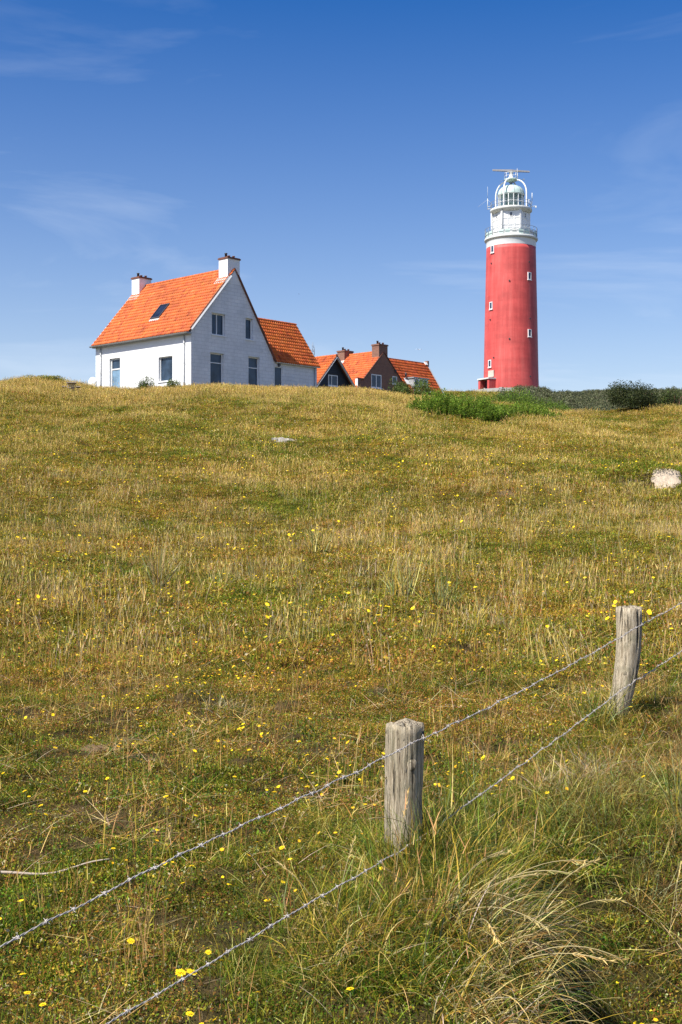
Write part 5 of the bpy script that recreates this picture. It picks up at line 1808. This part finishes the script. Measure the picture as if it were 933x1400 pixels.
M['flower_stalk'] = plain('dry_stalk', (.36,.29,.13), .6, .2, 20)
MAR = [BLUEGREEN, STRAW, GOLD, OLIVE]
tuft('marram_tuft', 217, 806, 80, .45, .85, .06, .0120, [STRAW, GREY, BLUEGREEN, GOLD], [4, 2, 1.5, 2], .12, .22, 'tall straw coloured marram tuft standing alone left of the centre', 71)
tuft('marram_tuft', 306, 800, 40, .22, .40, .08, .0105, MAR, [3, 1.5, 1, 2], .18, .3, 'blue-green marram tuft just right of the tall straw one', 72)
tuft('marram_tuft', 342, 790, 34, .22, .38, .07, .0105, MAR, [3, 2, 1, 1], .2, .35, 'small marram tuft with pale tips left of the centre', 73)
tuft('marram_tuft', 432, 760, 90, .32, .65, .14, .0125, MAR, [3, 2, 1.4, 2], .2, .4, 'wide marram tuft high on the middle slope', 74)
tuft('marram_tuft', 500, 792, 60, .25, .46, .16, .0115, [STRAW, GREY, BLUEGREEN, PINK], [3, 2, 2, 2], .2, .4, 'loose straw and blue-green tuft at the centre of the slope', 75)
tuft('marram_tuft', 548, 815, 90, .34, .62, .14, .0115, MAR, [3.5, 2, 1, 2], .22, .4, 'blue-green marram tuft right of the centre', 76)
tuft('marram_tuft', 606, 835, 80, .34, .62, .13, .0105, MAR, [3.5, 2, 1, 2], .25, .5, 'spreading marram tuft beside the collapsed straw clump', 77)
tuft('marram_tuft', 655, 850, 44, .25, .45, .08, .007, [STRAW, BLUEGREEN, GOLD], [3, 2, 2], .35, .5, 'green and straw tuft growing out behind the collapsed straw clump', 78, az=.4, azs=.9)
tuft('marram_tuft', 585, 724, 26, .25, .42, .08, .009, [STRAW, BLUEGREEN], [2, 2], .35, .4, 'small pale tuft high on the slope right of the centre', 79)
tuft('straw_clump', 668, 858, 150, .18, .34, .07, .0062, [GREY, STRAW, PINK, BROWN], [4, 3, 1.5, 1.5], 1.0, .75, 'collapsed grey straw clump lying downslope beyond the two posts', 80, az=-.75, azs=.35)
tuft('marram_tuft', 92, 932, 26, .14, .28, .05, .0055, [BLUEGREEN, STRAW, OLIVE], [2, 2, 2], .2, .35, 'small thin marram tuft near the left edge', 81)
tuft('dry_tuft', 310, 975, 90, .14, .30, .14, .0042, [GREY, STRAW, BLUEGREEN, BROWN], [3, 3, 1.5, 2], .5, .6, 'tangled grey dry tuft in the middle of the near turf', 82)
tuft('dry_tuft', 66, 1163, 90, .04, .085, .035, .0022, [BROWN, np.array([.12,.06,.035]), GREY], [3, 3, 1], .6, .3, 'small round brown tuft near the left edge above the stick', 83)
tuft('dry_tuft', 806, 1072, 230, .22, .46, .10, .0036, [GREY, STRAW, PINK, BROWN], [4, 3, 3, 2], .65, 1.5, 'arching dead grey grass tuft below the leaning post', 84, segs=9)
GC = [GREEN, OLIVE, GOLD, STRAW, DEEP, BROWN]; SC = [STRAW, GOLD, GREY, OLIVE, GREEN, BROWN, DEEP]
tuft('green_tussock', 0, 0, 1500, .16, .38, .24, .0048, GC, [5, 2.5, 4, 1.4, 6, 1.5], .6, 1.4, 'large green and golden drooping tussock at the foot of the nearest post', 85, pos=(.40, 4.28), segs=9, az=-.5, azs=1.3)
tuft('straw_tussock', 0, 0, 1050, .18, .44, .18, .0048, SC, [6, 2, 3, 1.5, 2, 2.5, 6], .6, 1.5, 'straw coloured tussock with seed heads hanging over the dark hollow', 86, pos=(.46, 3.80), segs=9, heads=9, az=-.65, azs=.8)
tuft('straw_tussock', 0, 0, 800, .18, .42, .16, .0046, SC, [6, 2, 3, 1.5, 2, 2.5, 6], .6, 1.5, 'pale straw tussock drooping at the bottom edge right of the centre', 94, pos=(.41, 3.42), segs=9, heads=6, az=-.75, azs=.85)
tuft('green_tussock', 0, 0, 850, .14, .34, .22, .0046, GC, [4, 2.5, 4, 2, 6, 2], .55, 1.4, 'golden green tussock at the bottom centre left of the straw ones', 95, pos=(.13, 3.72), segs=8, heads=4, az=-.7, azs=1.0)
tuft('green_tussock', 0, 0, 620, .16, .40, .20, .0046, GC, [5, 3, 4, 2, 5, 1], .4, 1.0, 'shaggy green tussock right of the nearest post hiding the lower wire', 99, pos=(.44, 4.50), segs=8, heads=2)
tuft('dry_tuft', 0, 0, 420, .18, .42, .16, .0034, [GREY, STRAW, PINK, BROWN], [4, 3, 3, 2], .7, 1.5, 'sprawling grey dead tuft on the bank between the two posts', 96, pos=(.98, 5.55), segs=9)
tuft('dry_tuft', 0, 0, 420, .16, .36, .22, .0034, [GREY, BROWN, PINK, STRAW, OLIVE], [2, 3, 3, 3, 2], .7, 1.3, 'reddish brown dry tuft right of the leaning post', 97, pos=(2.05, 6.7), segs=8)
tuft('dry_tuft', 0, 0, 380, .14, .32, .22, .0032, [GREY, BROWN, PINK, STRAW], [2, 3, 3, 3], .7, 1.3, 'brown dry tuft at the right edge beside the dark hole', 98, pos=(1.72, 5.9), segs=8)
tuft('green_tussock', 0, 0, 420, .14, .36, .13, .0046, [GREEN, OLIVE, DEEP, GOLD], [4, 3, 3, 1], .3, .8, 'upright green tussock wrapped around the base of the nearest post', 87, pos=(p1b.x+.01, p1b.y-.10), segs=7)
tuft('green_tussock', 0, 0, 360, .16, .38, .18, .0048, [GREEN, GOLD, OLIVE, STRAW, DEEP], [3, 4, 3, 2, 2], .5, 1.3, 'low golden green tussock between the two posts', 88, pos=(.78, 4.78), segs=8)
tuft('green_tussock', 0, 0, 240, .20, .48, .15, .0040, [GREEN, OLIVE, BLUEGREEN, STRAW], [3, 3, 3, 1.5], .35, .7, 'thin upright tussock at the foot of the leaning post', 89, pos=(p2b.x-.12, p2b.y-.08), segs=7)
tuft('green_tussock', 0, 0, 420, .16, .36, .22, .0036, [GREEN, OLIVE, GOLD, STRAW, BROWN], [4, 4, 2, 1, 1], .4, 1.1, 'shaggy green tussock left of the nearest post over the lower wire', 90, pos=(-.02, 4.05), segs=7, heads=3)
tuft('dry_tuft', 0, 0, 260, .14, .34, .16, .0032, [STRAW, GREY, PINK, OLIVE], [3, 3, 2, 2], .5, 1.1, 'pale dry tuft at the right edge below the dead grey one', 91, pos=(1.32, 4.5), segs=7, heads=3)
tuft('marram_tuft', 0, 0, 60, .25, .5, .06, .005, [BLUEGREEN, OLIVE, STRAW], [4, 2, 1], .15, .3, 'upright blue-green marram tuft at the right edge near the fence', 92, pos=(1.45, 5.15))
tuft('marram_tuft', 0, 0, 60, .25, .55, .14, .0048, [BLUEGREEN, OLIVE, GREEN, STRAW], [3, 2, 3, 1], .3, .6, 'loose green marram tuft just right of the nearest post', 93, pos=(.55, 5.2))


# ---- flowers: the 300 largest one by one, the rest as one mass
def flower_meshes():
    out = []
    for v_ in range(3):
        r = np.random.default_rng(400+v_)
        m = MB(); n = 13
        vs = []; fs = []
        for ring, (rad, up, cnt) in enumerate(((1.0, .10, n), (.62, .28, 9))):
            for k in range(cnt):
                a = 2*math.pi*(k+.5*ring)/cnt+r.normal(0, .06); q = rad*r.uniform(.88, 1.08); w = .24 if ring == 0 else .22
                o = len(vs)
                vs += [(0, 0, .05), (q*.75*math.cos(a-w), q*.75*math.sin(a-w), up*.8+.05), (q*math.cos(a), q*math.sin(a), up+.02+r.normal(0, .06)), (q*.75*math.cos(a+w), q*.75*math.sin(a+w), up*.8+.05)]
                fs.append((o, o+1, o+2, o+3))
        o = len(vs)
        for k in range(8): a = 2*math.pi*k/8; vs.append((.22*math.cos(a), .22*math.sin(a), .30))
        vs.append((0, 0, .36)); fs += [(o+k, o+(k+1) % 8, o+8) for k in range(8)]
        m.add(vs, fs); me = m.mesh('flower_head'); me.materials.append(M['petal']); out.append(me)
    s = MB(); s.tube([(0, 0, 0), (.05, .0, .4), (.02, .02, .8), (0, 0, 1.0)], [.011, .010, .009, .012], 5)
    st = s.mesh('flower_stem'); st.materials.append(M['flower_stem'])
    c = MB(); c.lathe([(.05, -.30), (.22, -.22), (.26, 0.0), (.18, .06)], 7); cal = c.mesh('calyx'); cal.materials.append(M['flower_stem'])
    return out, st, cal


FH, FS, FCAL = flower_meshes()
marked = [(42,1113),(56,1101),(63,1113),(74,1129),(227,1086),(155,1157),(262,1181),(225,1178),(352,1148),(375,885),(383,886),(608,1025),(740,1025),(753,997),
          (275,1396),(303,1333),(53,757),(108,757),(419,727),(415,733),(362,785),(424,980),(430,982),(360,990),(480,1001),(187,982),(193,986),(125,1006),(268,1112),(153,1037),
          (147,1066),(247,1083),(319,1006),(176,1080),(117,1080),(40,880),(160,866),(190,917),(880,1065),(845,1043),(497,1032),(470,1010),(615,852),(650,845),(700,862),(765,930),(800,985)]
fl = []
for k, (px, py) in enumerate(marked):
    hgt = rng.uniform(.09, .17)
    x, y = ground_px(px, py); 
    y2 = y; x2 = x
    for _ in range(6):                                # the head, not the foot, is at this pixel
        sz = (700-py)/F; y2 = (hz(x2, y2)+hgt)/sz if abs(sz) > .02 and py > 760 else y
        y2 = min(max(y2, 2.5), 40); x2 = (px-466.5)/F*y2
    if py <= 760: x2, y2 = x, y
    fl.append((x2, y2, hgt))
while len(fl) < 296:
    u = rng.uniform(0, 1); y = 3.3+u**1.25*17; x = rng.uniform(-1, 1)*(.30*y)
    dens = patchy(np.array([x]), np.array([y]), 2.6, 15)[0]
    if rng.uniform() > .12+1.2*max(0, dens-.42): continue
    if x > .2+.45*(y-4) and rng.uniform() < .75: continue
    fl.append((x, y, rng.uniform(.05, .15)))
LAB = 'small bright yellow flower on a thin stem among the dune grass'
pair = [ground_px(247, 1380), ground_px(262, 1378)]
for k, (x, y, hgt) in enumerate(fl):
    e = empty('yellow_flower', (x, y, hz(x, y)-.01), rng.uniform(0, 6.28)); tag(e, LAB, 'flower', 'yellow flowers in the turf')
    s_ = rng.uniform(.0085, .0135)*(1.0 if y < 9 else 1.15)
    st = bpy.data.objects.new('stem', FS); COL.objects.link(st); st.parent = e; st.scale = (.14, .14, hgt)
    hd = bpy.data.objects.new('flower_head', FH[k % 3]); COL.objects.link(hd); hd.parent = e
    hd.location = (0, 0, hgt); hd.scale = (s_, s_, s_); hd.rotation_euler = (rng.normal(.15, .25), rng.normal(0, .25), 0)
    if y < 7:
        cl = bpy.data.objects.new('calyx', FCAL); COL.objects.link(cl); cl.parent = hd
for k, (px, py) in enumerate(((246, 1325), (261, 1323))):
    x, y = pair[k]; hgt = .11
    e = empty('yellow_flower', (x, y, hz(x, y)-.01), k); tag(e, 'left one of the pair of yellow flowers just above the lower wire' if k == 0 else 'right one of the pair of yellow flowers just above the lower wire', 'flower', 'yellow flowers in the turf')
    st = bpy.data.objects.new('stem', FS); COL.objects.link(st); st.parent = e; st.scale = (.14, .14, hgt)
    hd = bpy.data.objects.new('flower_head', FH[k]); COL.objects.link(hd); hd.parent = e; hd.location = (0, 0, hgt); hd.scale = (.018,)*3; hd.rotation_euler = (.3, .1, 0)
    cl = bpy.data.objects.new('calyx', FCAL); COL.objects.link(cl); cl.parent = hd


def flower_mass(name, x, y, hmin, hmax, s, mat, label):
    n = len(x); V = []; base = []
    z = H(x, y)+rng.uniform(hmin, hmax, n)
    k6 = np.arange(6)*math.pi/3
    ang = rng.uniform(0, 6.283, n)[:, None]+k6[None, :]
    ss = (s*rng.uniform(.7, 1.3, n))[:, None]*(1+rng.normal(0, .15, (n, 6)))
    tx_, ty_ = rng.normal(0, .35, (2, n, 1))
    px_ = np.cos(ang)*ss; py_ = np.sin(ang)*ss
    ring = np.stack([x[:, None]+px_, y[:, None]+py_, z[:, None]+px_*tx_+py_*ty_+ss*.25], 2)
    ctr = np.stack([x, y, z], 1)[:, None, :]
    v = np.concatenate([ctr, ring], 1).reshape(-1, 3)
    b = np.arange(n)[:, None, None]*7
    tri = np.array([[0, 1+k, 1+(k+1) % 6] for k in range(6)])[None]
    l = (b+tri).ravel()
    o = link(name, fast_mesh(name, v, l, np.full(n*6, 3)), mat)
    tag(o, label, 'flowers', None, 'stuff')


x, y = wedge(10, 68, 9, .31, .5)
d = patchy(x, y, 5.5, 15)*.6+patchy(x, y, 1.6, 27)*.4
k = rng.uniform(0, 1, len(x)) < np.clip((d-.40)*2.4, .04, 1)*(1-.75*sstep(32, 60, y)); k &= keepout(x, y); x, y = x[k], y[k]
flower_mass('far_yellow_flowers', x, y, .10, .22, .019, M['petal'], 'scattered tiny yellow flowers all over the farther slope')
x, y = wedge(3.3, 22, 120, .31, .3)
d = patchy(x, y, 2.2, 36)*.6+patchy(x, y, .6, 27)*.4
k = (rng.uniform(0, 1, len(x)) < np.clip((d-.52)*2.2, .0, 1)) & keepout(x, y); x, y = x[k], y[k]
q = rng.uniform(0, 1, len(x)) < .45
flower_mass('low_orange_trefoil', x[q], y[q], .03, .08, .0075, M['petal_orange'], 'low drifts of tiny orange-yellow trefoil flowers close to the turf')
flower_mass('low_yellow_trefoil', x[~q], y[~q], .03, .09, .0085, M['petal'], 'low drifts of tiny bright yellow flowers close to the turf')
